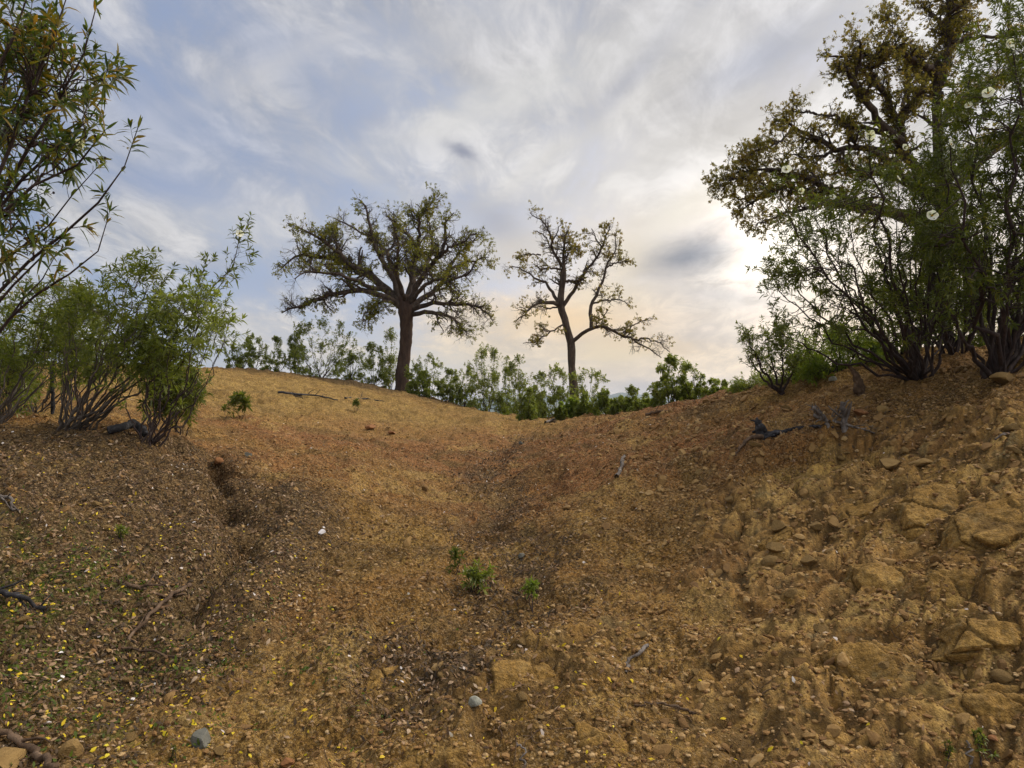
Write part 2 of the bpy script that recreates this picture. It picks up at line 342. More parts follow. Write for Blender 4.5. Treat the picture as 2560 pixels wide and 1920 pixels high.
def build_terrain():
    nr = 900
    r = np.geomspace(.9, 60, nr)
    r = np.r_[0.25, r, np.geomspace(63, 6000, 60)]
    th = np.r_[np.linspace(-PI, math.radians(-46), 60, endpoint=False), np.linspace(math.radians(-46), math.radians(46), 1150, endpoint=False), np.linspace(math.radians(46), PI, 60, endpoint=False)]
    R, T = np.meshgrid(r, th, indexing='ij')
    x, y = R * np.sin(T), R * np.cos(T)
    z = H(x.ravel(), y.ravel()).reshape(x.shape)
    n, k = x.shape
    i = np.arange(n - 1)[:, None] * k; j = np.arange(k)[None, :]; jn = (j + 1) % k
    q = np.stack([i + j, i + k + j, i + k + jn, i + jn], -1).reshape(-1, 4)[:, ::-1]
    mb = MB(); mb.add(np.stack([x, y, z], -1).reshape(-1, 3), q)
    xf, yf = x.ravel(), y.ravel()
    rf = np.hypot(xf, yf)
    red = sstep(-.15, .55, .5 * fbm(xf * .45, yf * .45, 3, 81) + .75 * np.exp(-((xf + .6) / 4.2) ** 2 - ((yf - 12.5) / 3.6) ** 2) + .35 * np.exp(-((xf - 2.2) / 1.5) ** 2 - ((yf - 8.2) / 1.8) ** 2))
    q = np.hypot((xf - SCO[0]) / .62, (yf - SCO[1]) / .5)
    och = sstep(1.1, .6, q + .2 * pn(xf * 3, yf * 3, 79)) + .35 * sstep(.1, .6, fbm(xf * .7, yf * .7, 3, 82)) * sstep(.5, 2, xf)
    moss = sstep(.05, .5, fbm(xf * 1.2, yf * 1.2, 4, 83) + .9 * np.exp(-((xf + 2.9) / 1.0) ** 2 - ((yf - 3.9) / .9) ** 2) - .12) * sstep(-.6, -1.8, xf) * sstep(7, 5, yf)
    dry = np.exp(-((xf + 7) / 8) ** 2 - ((yf - 18) / 5) ** 2) * sstep(12.5, 16, yf + .6 * pn(xf * .6, yf * .6, 88) * 2)
    far = sstep(60, 200, rf)
    tree = np.exp(-((xf + 5.5) / 4.5) ** 2 - ((yf - 24.5) / 1.9) ** 2)
    cd, _ = seg_d(xf, yf, CEN); gd, _ = seg_d(xf, yf, GUL)
    lw = fbm(xf * 2.2, yf * 2.2, 4, 415)
    litter = np.clip(1.0 * np.exp(-(cd / .42) ** 2) * sstep(-.35, .15, lw) + .85 * np.exp(-(gd / .4) ** 2) + .8 * sstep(-1.3, -2.2, xf + .5 * lw) * sstep(7.6, 6.6, yf) * sstep(-.5, .1, lw) + .35 * sstep(.2, .45, lw) + tree * 1.3 + .8 * np.exp(-((xf + 3.6) / 2.0) ** 2 - ((yf - 6.0) / 1.8) ** 2) + .6 * np.exp(-((xf + 2.9) / 1.3) ** 2 - ((yf - 4.2) / 1.1) ** 2) - .15, 0, 1)
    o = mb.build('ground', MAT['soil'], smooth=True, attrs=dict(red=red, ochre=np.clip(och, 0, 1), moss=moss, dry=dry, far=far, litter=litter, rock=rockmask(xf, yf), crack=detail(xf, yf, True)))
    tag(o, kind='structure')

# ------------------------------------------------------------------ materials
MAT = {}
def mat(name):
    m = bpy.data.materials.new(name); m.use_nodes = True; t = NT(m.node_tree)
    for n in list(t.n): t.n.remove(n)
    out = t.node('ShaderNodeOutputMaterial'); MAT[name] = m
    return t, out
def soil_mat():
    t, out = mat('soil')
    P = t.node('ShaderNodeTexCoord').outputs['Object']
    A = lambda k: t.node('ShaderNodeAttribute', attribute_name=k).outputs['Fac']
    n1 = t.noise(P, 1.1, 6, .6, .3); n2 = t.noise(P, 6, 6, .65, .2); n3 = t.noise(P, 42, 4, .7); n4 = t.noise(P, 150, 3, .7)
    c = t.ramp(n1, [(.32, (.130, .070, .024)), (.47, (.270, .156, .046)), (.62, (.41, .255, .082))])
    c = t.mix(t.rng(n2, .42, .62), c, (.225, .130, .040))
    c = t.mix(t.m('MULTIPLY', t.rng(n2, .52, .34), .6), c, (.30, .20, .082))
    c = t.mix(t.m('MULTIPLY', A('red'), .75), c, (.26, .11, .048))
    nl = t.noise(P, .75, 5, .65, .8)
    c = t.mix(t.rng(nl, .36, .50, .85, 0), c, (.135, .082, .030))
    c = t.mix(t.rng(nl, .53, .66, 0, .6), c, (.42, .285, .10))
    c = t.mix(t.m('MULTIPLY', A('ochre'), .75), c, (.37, .235, .065))
    c = t.mix(t.m('MULTIPLY', A('dry'), .8), c, t.ramp(t.noise(P, 3.5, 5, .6), [(.35, (.24, .15, .05)), (.6, (.40, .27, .09))]))
    c = t.mix(t.m('MULTIPLY', A('litter'), .75), c, t.ramp(n3, [(.35, (.05, .038, .024)), (.65, (.13, .088, .05))]))
    c = t.mix(t.m('MULTIPLY', A('moss'), t.rng(t.noise(P, 9, 5, .7), .45, .62)), c, (.085, .095, .022))
    # rock grey lichen stains
    c = t.mix(t.m('MULTIPLY', A('rock'), t.rng(t.noise(P, 4.2, 5, .7, .5), .55, .70, 0, .5)), c, (.20, .185, .11))
    n5 = t.noise(P, 17, 5, .75, .6); c0 = c
    c = t.mix(t.rng(t.m('ADD', t.m('MULTIPLY', n3, .6), t.m('MULTIPLY', n5, .4)), .41, .60), t.mix(1, c, (.42, .40, .37), 'MULTIPLY'), t.mix(1, c, (1.5, 1.48, 1.30), 'MULTIPLY'))
    c = t.mix(t.m('MULTIPLY', A('rock'), .50), c, t.mix(1, c0, (1.12, 1.12, 1.08), 'MULTIPLY'))
    vo = t.node('ShaderNodeTexVoronoi'); t.put(vo.inputs['Vector'], P); vo.inputs['Scale'].default_value = 95
    vs = t.node('ShaderNodeSeparateColor'); t.put(vs.inputs[0], vo.outputs['Color'])
    nr = t.m('SUBTRACT', 1.0, t.m('MULTIPLY', A('rock'), .75))
    c = t.mix(t.m('MULTIPLY', t.m('MULTIPLY', t.rng(vs.outputs[0], .80, .9), .55), nr), c, (.42, .30, .16))
    c = t.mix(t.m('MULTIPLY', t.m('MULTIPLY', t.rng(vs.outputs[1], .80, .9), .6), nr), c, (.085, .048, .022))
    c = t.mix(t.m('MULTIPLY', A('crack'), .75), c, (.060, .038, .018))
    c = t.mix(A('far'), c, t.ramp(t.noise(P, .01, 5, .6), [(.4, (.035, .055, .02)), (.6, (.10, .10, .045))]))
    b = t.node('ShaderNodeBump'); b.inputs['Strength'].default_value = 1.0; b.inputs['Distance'].default_value = .035
    h = t.m('ADD', t.m('MULTIPLY', n3, .9), t.m('ADD', t.m('MULTIPLY', n4, .5), t.m('MULTIPLY', vo.outputs['Distance'], -.35)))
    t.put(b.inputs['Height'], t.m('MULTIPLY', h, t.m('SUBTRACT', 1.0, t.m('MULTIPLY', A('rock'), .5))))
    s = t.node('ShaderNodeBsdfPrincipled'); t.put(s.inputs['Base Color'], c); s.inputs['Roughness'].default_value = .95
    s.inputs['Specular IOR Level'].default_value = .12; t.put(s.inputs['Normal'], b.outputs[0])
    t.l.new(s.outputs[0], out.inputs[0])
def leaf_mat(name, stops, trans=.42, rough=.45, spec=.4, nscale=2.2, tcol=1.6, island=.5):
    t, out = mat(name)
    g = t.node('ShaderNodeNewGeometry'); P = t.node('ShaderNodeTexCoord').outputs['Object']
    f = t.m('ADD', t.m('MULTIPLY', g.outputs['Random Per Island'], island), t.m('MULTIPLY', t.rng(t.noise(P, nscale, 3, .6), .28, .72, smooth=False), 1 - island))
    c = t.ramp(f, stops)
    s = t.node('ShaderNodeBsdfPrincipled'); t.put(s.inputs['Base Color'], c); s.inputs['Roughness'].default_value = rough
    s.inputs['Specular IOR Level'].default_value = spec
    tr = t.node('ShaderNodeBsdfTranslucent'); t.put(tr.inputs[0], t.mix(1, c, (tcol * 1.05, tcol * 1.1, tcol * .6), 'MULTIPLY'))
    mx = t.node('ShaderNodeMixShader'); mx.inputs[0].default_value = trans
    t.l.new(s.outputs[0], mx.inputs[1]); t.l.new(tr.outputs[0], mx.inputs[2]); t.l.new(mx.outputs[0], out.inputs[0])
def plain_mat(name, stops, rough=.9, scale=8, bump=.5, bd=.01, island=0.0, spec=.2, stretch=(1, 1, 1)):
    t, out = mat(name)
    P = t.node('ShaderNodeTexCoord').outputs['Object']
    P = t.vm('MULTIPLY', P, stretch)
    n = t.noise(P, scale, 6, .65, .4); f = t.rng(n, .3, .7, smooth=False)
    if island:
        g = t.node('ShaderNodeNewGeometry')
        f = t.m('ADD', t.m('MULTIPLY', g.outputs['Random Per Island'], island), t.m('MULTIPLY', f, 1 - island))
    c = t.ramp(f, stops)
    b = t.node('ShaderNodeBump'); b.inputs['Strength'].default_value = bump; b.inputs['Distance'].default_value = bd
    t.put(b.inputs['Height'], t.noise(P, scale * 4, 5, .7))
    s = t.node('ShaderNodeBsdfPrincipled'); t.put(s.inputs['Base Color'], c); s.inputs['Roughness'].default_value = rough
    s.inputs['Specular IOR Level'].default_value = spec; t.put(s.inputs['Normal'], b.outputs[0])
    t.l.new(s.outputs[0], out.inputs[0])
soil_mat()
leaf_mat('oak_leaf', [(0, (.05, .055, .012)), (.35, (.10, .105, .016)), (.6, (.15, .145, .022)), (.85, (.20, .165, .03)), (1, (.19, .13, .04))], .55, .6, .15)
leaf_mat('oak_leaf_brown', [(0, (.065, .06, .018)), (.35, (.13, .115, .026)), (.6, (.18, .145, .034)), (.85, (.22, .135, .045)), (1, (.13, .13, .03))], .55, .6, .15)
leaf_mat('rockrose_dark', [(0, (.030, .038, .009)), (.4, (.058, .072, .013)), (.7, (.098, .112, .017)), (.9, (.16, .145, .022)), (1, (.19, .14, .02))], .42, .5, .2)
leaf_mat('rockrose_near', [(0, (.020, .034, .012)), (.35, (.040, .066, .016)), (.58, (.085, .095, .018)), (.74, (.15, .11, .018)), (.90, (.28, .14, .02)), (1, (.26, .075, .018))], .45, .45, .25, 1.6, 1.5, .55)
leaf_mat('rockrose_light', [(0, (.070, .085, .016)), (.4, (.125, .150, .024)), (.75, (.19, .215, .033)), (1, (.28, .27, .05))], .5, .4, .4)
leaf_mat('rockrose_lime', [(0, (.09, .13, .02)), (.5, (.15, .20, .025)), (1, (.27, .28, .035))], .55, .45, .3)
leaf_mat('rockrose_mid', [(0, (.040, .050, .011)), (.35, (.072, .090, .015)), (.7, (.118, .134, .020)), (.92, (.18, .16, .03)), (1, (.20, .13, .03))], .48, .5, .2)
leaf_mat('petal', [(0, (.80, .80, .78)), (1, (.88, .88, .86))], .35, .6, .2)
plain_mat('stamen', [(0, (.45, .28, .03)), (1, (.5, .32, .04))])
plain_mat('bark', [(0, (.035, .026, .020)), (.5, (.075, .055, .042)), (1, (.15, .115, .085))], scale=9, bump=1, bd=.05, stretch=(1, 1, .35))
plain_mat('bark_stripped', [(0, (.035, .022, .016)), (.5, (.065, .040, .028)), (1, (.10, .066, .045))], scale=6, bump=.9, bd=.04, stretch=(1, 1, .3))
plain_mat('stem', [(0, (.022, .016, .015)), (.6, (.050, .034, .030)), (1, (.10, .075, .062))], scale=14, bump=.6, bd=.006, stretch=(1, 1, .3))
plain_mat('stem_grey', [(0, (.04, .032, .026)), (.6, (.09, .072, .058)), (1, (.17, .14, .11))], scale=12, bump=.6, bd=.006, stretch=(1, 1, .3))
plain_mat('dead_wood', [(0, (.045, .036, .03)), (.5, (.125, .105, .09)), (1, (.27, .245, .22))], scale=12, bump=1, bd=.01, stretch=(1, 1, .4))
plain_mat('charred_wood', [(0, (.012, .011, .011)), (.6, (.035, .033, .035)), (1, (.12, .12, .13))], scale=14, bump=1, bd=.01)
plain_mat('brown_wood', [(0, (.04, .026, .017)), (.5, (.095, .06, .036)), (1, (.19, .13, .085))], scale=14, bump=1, bd=.008)
plain_mat('ochre_stone', [(0, (.11, .066, .024)), (.45, (.18, .110, .038)), (.8, (.25, .160, .058)), (1, (.32, .22, .10))], scale=9, bump=.9, bd=.012, island=.5)
plain_mat('gravel', [(0, (.11, .058, .024)), (.35, (.215, .118, .042)), (.7, (.31, .19, .075)), (.93, (.40, .28, .14)), (1, (.50, .42, .32))], scale=30, bump=.4, island=.8)
plain_mat('gravel_stone', [(0, (.10, .055, .022)), (.4, (.19, .108, .038)), (.75, (.28, .172, .062)), (.95, (.34, .235, .11)), (1, (.42, .35, .25))], scale=25, bump=.8, bd=.006, island=.65)
plain_mat('bedrock', [(0, (.13, .075, .026)), (.35, (.20, .122, .042)), (.6, (.26, .162, .056)), (.8, (.31, .205, .080)), (1, (.20, .155, .075))], scale=7, bump=1.0, bd=.02)
plain_mat('grey_stone', [(0, (.17, .17, .135)), (.6, (.27, .27, .22)), (1, (.38, .38, .33))], scale=26, bump=.6, bd=.006)
plain_mat('white_stone', [(0, (.50, .48, .47)), (1, (.80, .78, .80))], scale=20, bump=.4, bd=.004)
plain_mat('rust_stone', [(0, (.15, .065, .026)), (1, (.26, .125, .05))], scale=20, bump=.5, bd=.004)
plain_mat('blue_grey_stone', [(0, (.08, .08, .068)), (1, (.16, .155, .125))], scale=20, bump=.5, bd=.004)
leaf_mat('dry_leaf', [(0, (.045, .025, .013)), (.35, (.12, .066, .030)), (.6, (.22, .135, .07)), (.82, (.30, .20, .12)), (.95, (.40, .30, .20)), (1, (.55, .46, .38))], .15, .7, .2, 3, 1.1, .9)
leaf_mat('dark_leaf', [(0, (.022, .016, .010)), (.5, (.055, .038, .022)), (1, (.12, .08, .045))], .1, .75, .2, 3, 1.1, .9)
leaf_mat('yellow_leaf', [(0, (.42, .28, .015)), (.5, (.66, .48, .02)), (.85, (.70, .58, .05)), (1, (.58, .30, .02))], .3, .6, .2, 3, 1.1, .9)
leaf_mat('pale_leaf', [(0, (.45, .38, .33)), (.6, (.62, .56, .52)), (1, (.82, .80, .80))], .2, .6, .2, 3, 1.1, .9)
leaf_mat('moss_leaf', [(0, (.045, .065, .012)), (.6, (.085, .12, .02)), (1, (.15, .19, .03))], .4, .6, .2)

build_terrain()

# ------------------------------------------------------------------ branches and leaves, all at once with numpy
def unit(v): return v / (np.linalg.norm(v, axis=-1, keepdims=True) + 1e-9)
def resample(p, r, k, smooth=True):
    p = np.asarray(p, float); r = np.asarray(r, float)
    s = np.r_[0, np.cumsum(np.linalg.norm(np.diff(p, axis=0), axis=1))]; s /= s[-1]
    t = np.linspace(0, 1, k)
    if smooth and len(p) > 2:
        tt = np.linspace(0, 1, 60); q = np.stack([np.interp(tt, s, p[:, i]) for i in range(3)], 1)
        for _ in range(3): q[1:-1] = (q[:-2] + 2 * q[1:-1] + q[2:]) / 4
        return np.stack([np.interp(t, tt, q[:, i]) for i in range(3)], 1), np.interp(t, s, r)
    return np.stack([np.interp(t, s, p[:, i]) for i in range(3)], 1), np.interp(t, s, r)
def tubes(mb, P, R, sides, m=0, cap=False):
    """P (N,K,3), R (N,K)"""
    if len(P) == 0: return
    N, K, _ = P.shape
    T = np.empty_like(P); T[:, 1:-1] = P[:, 2:] - P[:, :-2]; T[:, 0] = P[:, 1] - P[:, 0]; T[:, -1] = P[:, -1] - P[:, -2]; T = unit(T)
    ch = unit(P[:, -1] - P[:, 0]); ref = np.where(np.abs(ch[:, 2:3]) < .8, np.array([[0, 0, 1.]]), np.array([[1., .3, 0]]))
    a = unit(np.cross(T, ref[:, None])); b = np.cross(T, a)
    an = np.arange(sides) * 2 * PI / sides
    V = P[:, :, None] + R[:, :, None, None] * (a[:, :, None] * np.cos(an)[None, None, :, None] + b[:, :, None] * np.sin(an)[None, None, :, None])
    base = (np.arange(N) * K * sides)[:, None, None] + (np.arange(K - 1) * sides)[None, :, None]
    j = np.arange(sides)[None, None, :]; jn = (j + 1) % sides
    q = np.stack([base + j, base + jn, base + sides + jn, base + sides + j], -1).reshape(-1, 4)
    mb.add(V.reshape(-1, 3), q, m=m)
    if cap:
        tr = []
        for n in range(N):
            e = n * K * sides + (K - 1) * sides
            tr += [(e, e + i, e + i + 1) for i in range(1, sides - 1)]
        mb.t.append(np.array(tr) + mb.n - len(V.reshape(-1, 3))); mb.tm.append(np.full(len(tr), m))
def along(P, R, idx, t):
    K = P.shape[1]; f = np.clip(t, 0, .9999) * (K - 1); i = f.astype(int); w = (f - i)[:, None]
    p = P[idx, i] * (1 - w) + P[idx, i + 1] * w
    T = unit(P[idx, i + 1] - P[idx, i]); r = R[idx, i] * (1 - w[:, 0]) + R[idx, i + 1] * w[:, 0]
    return p, T, r
def perp(T, up_bias=0.0):
    v = rng.normal(size=T.shape); v[:, 2] += up_bias
    return unit(v - (v * T).sum(-1, keepdims=True) * T)
def grow(P, R, n, L, ang=(35, 65), K=5, up=.05, wig=.22, t0=.2, t1=1.0, rs=.6, rmin=.002, tip=.35, upb=0.0, weight=True, lt=.5):
    if len(P) == 0: return P[:0, :0], R[:0]
    ln = np.linalg.norm(np.diff(P, axis=1), axis=-1).sum(1)
    idx = rng.choice(len(P), size=n, p=ln / ln.sum()) if weight else rng.integers(0, len(P), n)
    t = t0 + (t1 - t0) * rng.random(n); p, T, r = along(P, R, idx, t)
    a = np.radians(rng.uniform(*ang, n))[:, None]; d = unit(np.cos(a) * T + np.sin(a) * perp(T, upb))
    ll = rng.uniform(*L, n) * (1 - lt * t)
    out = np.empty((n, K, 3)); out[:, 0] = p; st = (ll / (K - 1))[:, None]
    for k in range(1, K):
        d = unit(d + wig * rng.normal(size=d.shape) + np.array([0, 0, up])); out[:, k] = out[:, k - 1] + d * st
    r0 = np.maximum(r * rs, rmin); Rr = r0[:, None] * np.linspace(1, tip, K)[None]
    return out, Rr
def leaves(mb, p, ax, nrm, L, W, droop, kind='lance', m=0):
    n = len(p)
    if n == 0: return
    ax = unit(ax); side = unit(np.cross(ax, nrm)); L = np.broadcast_to(L, n)[:, None]; W = np.broadcast_to(W, n)[:, None]; dr = np.broadcast_to(droop, n)[:, None]
    down = np.array([0, 0, -1.0]); up = np.cross(side, ax)
    if kind == 'quad':
        s = .5; c = p + ax * L * s + down * dr * L * s * s
        V = np.stack([p, c + side * W / 2, p + ax * L * .95 + down * dr * L, c - side * W / 2], 1)
        q = np.arange(n)[:, None] * 4 + np.arange(4)[None]; mb.add(V.reshape(-1, 3), q, m=m); return
    S = (.36, .72); ws = (1.0, .72)
    pts_ = [p]
    for s, w in zip(S, ws):
        c = p + ax * L * s + down * dr * L * s * s
        lift = up * W * .16
        pts_ += [c + side * W * .5 * w + lift, c - side * W * .5 * w + lift]
    pts_.append(p + ax * L + down * dr * L)
    V = np.stack(pts_, 1); b = np.arange(n)[:, None] * 6
    mb.add(V.reshape(-1, 3), b + np.array([[1, 3, 4, 2]]), np.concatenate([b + np.array([[0, 1, 2]]), b + np.array([[3, 5, 4]])]), m=m)

def twig_leaves(mb, P, R, per, L, W, t0=.3, ang=(35, 75), droop=(.1, .5), kind='lance', pairs=True, m=0, upb=.3):
    """leaves in opposite pairs along leafy shoots, the last at the tip"""
    n = len(P)
    if n == 0: return
    idx = np.repeat(np.arange(n), per); t = t0 + (1 - t0) * np.sqrt(np.tile((np.arange(per) + .5) / per, n)) ; t = np.clip(t + rng.normal(0, .02, len(t)), 0, 1)
    p, T, r = along(P, R, idx, t); s = perp(T)
    for sg in ((1, -1) if pairs else (1,)):
        a = np.radians(rng.uniform(*ang, len(idx)))[:, None]
        ax = np.cos(a) * T + np.sin(a) * s * sg + rng.normal(0, .12, T.shape)
        nrm = unit(T + .5 * rng.normal(size=T.shape) + np.array([0, 0, upb]))
        leaves(mb, p, ax, nrm, rng.uniform(*L, len(idx)), rng.uniform(*W, len(idx)), rng.uniform(*droop, len(idx)), kind, m)

# ------------------------------------------------------------------ trees traced limb by limb
def traced_tree(name, label, cat, Z, trunk, limbs, depth, bark, leafmat, dens, leafL, group, sc_=1.0, tw=1.0, base_z=None, cut=.45, droopy=0.0, fine=1.0, leafprob=1.0, trunk_m=None, clump=1, grow_trunk=None):
    ox, oy, k = Z
    def pt(p, dd): return at(ox + p[0] / k, oy + p[1] / k, depth + dd)
    px = depth / F / k / 2
    tp = [pt(p, 0) for p in trunk]; tr = [p[2] * px for p in trunk]
    x0, y0 = tp[0][0], tp[0][1]; zb = float(H(x0, y0)[0])
    tp[0][2] = zb
    tp = [np.array([x0, y0, zb - .35])] + tp; tr = [tr[0] * 1.75, tr[0] * 1.38] + [tr[0]] + tr[1:]; tp = tp[:2] + [tp[1] * .88 + tp[2] * .12] + tp[2:]
    root = empty(name, (x0, y0, zb)); tag(root, label, cat, group)
    K = 16; LP = []; LR = []
    for lm in limbs:
        pts_ = lm[0]; w0, w1 = lm[1]; dd = lm[2]; d0 = lm[3] if len(lm) > 3 else 0.0
        n = len(pts_); q = [pt(p, d0 + (dd - d0) * (i / (n - 1)) ** .8) for i, p in enumerate(pts_)]
        rr = np.linspace(w0, w1, n) * px
        a, b = resample(q, rr, K)
        a[2:] += rng.normal(0, .035 * sc_, a[2:].shape); LP.append(a); LR.append(b)
    LP = np.array(LP); LR = np.array(LR)
    mb = MB()
    a, b = resample(tp, tr, 26)
    b = b * (1 + .05 * rng.normal(size=len(b)))
    tubes(mb, a[None], b[None], 14, m=0)
    tubes(mb, LP, LR, 8, m=1 if trunk_m else 0)
    up = .06 - droopy
    traced = (LP, LR)
    if grow_trunk is not None:                       # the upper trunk carries shoots of its own
        ta, tb = resample(a[int(26 * grow_trunk):], b[int(26 * grow_trunk):], K)
        LP = np.concatenate([LP, ta[None], ta[None]]); LR = np.concatenate([LR, np.minimum(tb, .08)[None], np.minimum(tb, .08)[None]])
    n1, n2, n3 = [int(v * tw) for v in dens]
    P1, R1 = grow(LP, LR, n1, (.45 * sc_, 1.35 * sc_), (30, 70), 7, up, .24, .25, .98, .55, .008 * sc_)
    P2, R2 = grow(np.concatenate([P1]), R1, n2, (.35 * sc_, .85 * sc_), (30, 75), 6, up * .6, .28, .15, 1, .6, .005 * sc_)
    P2b, R2b = grow(LP, LR, n2 // 3, (.3 * sc_, .9 * sc_), (40, 85), 6, up, .28, .45, 1, .3, .005 * sc_)
    P2 = np.concatenate([P2, P2b]); R2 = np.concatenate([np.minimum(R2, .012 * sc_), np.minimum(R2b, .014 * sc_)])
    P3, R3 = grow(P2, R2, n3, (.14 * sc_, .42 * sc_), (25, 70), 4, -droopy, .25, .2, 1, .6, .0028 * sc_, .5)
    R3 = np.minimum(R3, .005 * sc_)
    tubes(mb, P1, R1, 5, m=0 if not trunk_m else 1); tubes(mb, P2, R2, 4, m=0 if not trunk_m else 1); tubes(mb, P3, R3, 3, m=0 if not trunk_m else 1)
    mb.build('trunk', [MAT[trunk_m or bark], MAT[bark]], root, smooth=True)
    lf = MB()
    # leafy clumps: shoots within patches of a noise field carry leaves, others stay bare
    def sel(P, f):
        if clump == 0: return rng.random(len(P)) > .5 + f
        c = P[:, -1]; v = pn(c[:, 0] * .9 / sc_ + 5, c[:, 2] * .9 / sc_, 301) + .6 * pn(c[:, 0] * 2.3 / sc_, c[:, 1] * 2 / sc_ + c[:, 2], 302)
        ctr = LP[:, K // 2].mean(0); far = np.linalg.norm((c - ctr) / (np.array([1.0, 1, .8])), axis=1)
        far = far / np.percentile(far, 97)
        return (v + .55 * rng.normal(size=len(v)) * .6 - .9 * np.maximum(0, far - .75)) > f
    s3 = sel(P3, cut - .35); s2 = sel(P2, cut - .25)
    twig_leaves(lf, P3[s3], R3[s3], int(4 * leafprob + .5), leafL, (leafL[0] * .55, leafL[1] * .6), .25, (30, 90), (0, .25), 'quad', True)
    twig_leaves(lf, P2[s2], R2[s2], int(5 * leafprob + .5), leafL, (leafL[0] * .55, leafL[1] * .6), .3, (30, 90), (0, .25), 'quad', True)
    lf.build('crown', MAT[leafmat], root)
    return root, LP, LR

Z3 = (650, 450, 2.765)
A_trunk = [(985,1450,108),(982,1340,92),(1000,1200,86),(1010,1100,82),(1012,1000,88),(1010,900,104),(1005,840,104),(1000,800,80)]
A_limbs = [
 ([(975,880),(900,820),(800,780),(700,760),(560,775),(430,800),(350,840),(300,870),(200,880),(150,920)],(50,7),-1.5),
 ([(975,870),(880,760),(800,690),(700,620),(600,570),(500,540),(400,520),(300,520),(220,530),(140,620)],(66,7),.6),
 ([(700,620),(620,590),(520,470),(400,400),(310,350),(200,300)],(34,6),-1.2),
 ([(990,850),(930,700),(870,610),(830,520),(780,420),(760,300),(740,200),(690,140)],(46,7),-.8),
 ([(1010,860),(1060,720),(1058,600),(1080,470),(1040,400),(960,330),(880,240)],(60,8),.9),
 ([(1080,470),(1110,380),(1100,250),(1150,200),(1220,130)],(30,6),-.4,.9),
 ([(1020,870),(1080,740),(1150,620),(1240,530),(1290,400),(1270,300),(1330,230)],(50,7),-1.4),
 ([(1230,540),(1300,470),(1400,430),(1500,360)],(26,6),-1.8,-.8),
 ([(1040,880),(1150,800),(1240,740),(1290,620),(1380,590),(1500,550),(1570,530)],(44,6),1.6),
 ([(1040,900),(1180,850),(1300,850),(1450,860),(1540,900),(1610,970)],(38,6),-1.0),
 ([(1050,930),(1180,910),(1300,930),(1390,1010),(1440,1070)],(36,6),-2.0),
 ([(950,860),(870,830),(780,860),(730,920),(720,990)],(20,6),-2.2),
 ([(880,760),(760,740),(680,700),(540,650),(420,640),(320,620),(240,680)],(36,6),-2.2,0),
 ([(830,520),(900,480),(940,420),(930,330)],(22,6),1.5,-.5),
 ([(1000,850),(960,700),(900,560),(860,450),(640,330),(500,260)],(40,6),2.8),
 ([(1010,850),(1040,700),(1150,600),(1200,450),(1180,320),(1090,170)],(40,6),2.9),
 ([(1010,850),(980,760),(940,640),(960,500),(930,380),(920,220)],(36,6),-2.8),
 ([(1020,870),(1100,760),(1180,690),(1330,690),(1450,650),(1490,560)],(34,6),-2.6),
 ([(600,570),(540,480),(520,380),(540,300)],(24,6),.5,0),
 ([(1290,620),(1400,480),(1470,420),(1510,380)],(20,5),.8,1.0)]
traced_tree('oak_tree', 'broad cork oak with thick trunk and wide dense crown, the left one on the crest', 'tree', Z3, A_trunk, A_limbs, 26, 'bark', 'oak_leaf', (340, 2300, 12000), (.042, .080), 'oak trees', .85, cut=.42, trunk_m='bark_stripped', droopy=.03)
Z4 = (1200, 500, 2.765)
B_trunk = [(662,1370,74),(645,1250,56),(632,1150,54),(634,1050,54),(632,980,60),(600,900,46),(590,820,52),(553,750,56),(560,640,40),(577,540,44),(580,450,28),(575,350,18),(590,260,12),(602,215,7)]
B_limbs = [
 ([(632,985),(700,930),(770,880),(840,860),(900,900),(970,930),(1050,960),(1120,1000),(1180,1040),(1250,1090)],(30,5),-1.0),
 ([(1050,960),(1100,970),(1130,955),(1200,970),(1260,1000),(1300,1050)],(15,5),-1.4,-.8),
 ([(770,880),(770,800),(770,730),(820,640),(850,550),(870,470),(900,400),(950,350),(930,230)],(30,6),.6,-.2),
 ([(870,470),(930,435),(1030,425)],(14,5),.9,.4),([(780,715),(860,690),(960,690),(1040,725)],(14,5),-.8,0),
 ([(575,730),(640,640),(690,550),(730,490),(800,410),(850,330),(880,230),(895,160)],(30,6),-.8),
 ([(545,725),(500,710),(420,710),(360,730),(310,790),(250,830)],(32,6),-1.0),
 ([(545,715),(490,620),(450,570),(380,540),(320,490),(210,455)],(26,6),.8),
 ([(577,470),(540,410),(500,340),(490,290),(520,260),(550,170)],(26,6),-.5),
 ([(505,300),(480,210),(440,150),(390,120),(340,90)],(16,5),-.9,-.4),
 ([(560,480),(480,470),(420,480),(370,440)],(16,5),-1.2),([(580,560),(650,560),(710,550)],(20,12),-.5),
 ([(595,850),(540,880),(470,930),(380,980),(300,990)],(14,5),-.8),([(555,740),(480,745),(400,742),(260,740)],(14,5),.9),
 ([(575,350),(640,340),(700,350)],(12,5),.6),([(500,350),(440,240),(370,210)],(12,5),.5,-.2),([(420,380),(340,370),(260,390)],(12,5),-.3),
 ([(770,800),(840,830),(880,760)],(12,5),-.9),([(850,330),(800,260),(775,205)],(12,5),-.9,-.6),([(1000,920),(1080,850),(1190,820)],(10,5),-.6,-.8)]
traced_tree('oak_tree', 'slender half-bare cork oak with sparse leaves, the right one on the crest', 'tree', Z4, B_trunk, B_limbs, 23, 'bark', 'oak_leaf_brown', (190, 1100, 4200), (.04, .075), 'oak trees', .56, cut=.62, trunk_m='bark', grow_trunk=.55)
Z5 = (1780, 0, 2.836)
C_trunk = [(1985,2560,120),(1930,2300,110),(1850,2000,105),(1740,1700,95),(1640,1400,85),(1605,1150,75),(1600,900,66),(1590,700,58),(1600,560,52),(1650,470,44),(1685,300,36),(1675,120,28),(1670,-80,20),(1680,-350,8)]
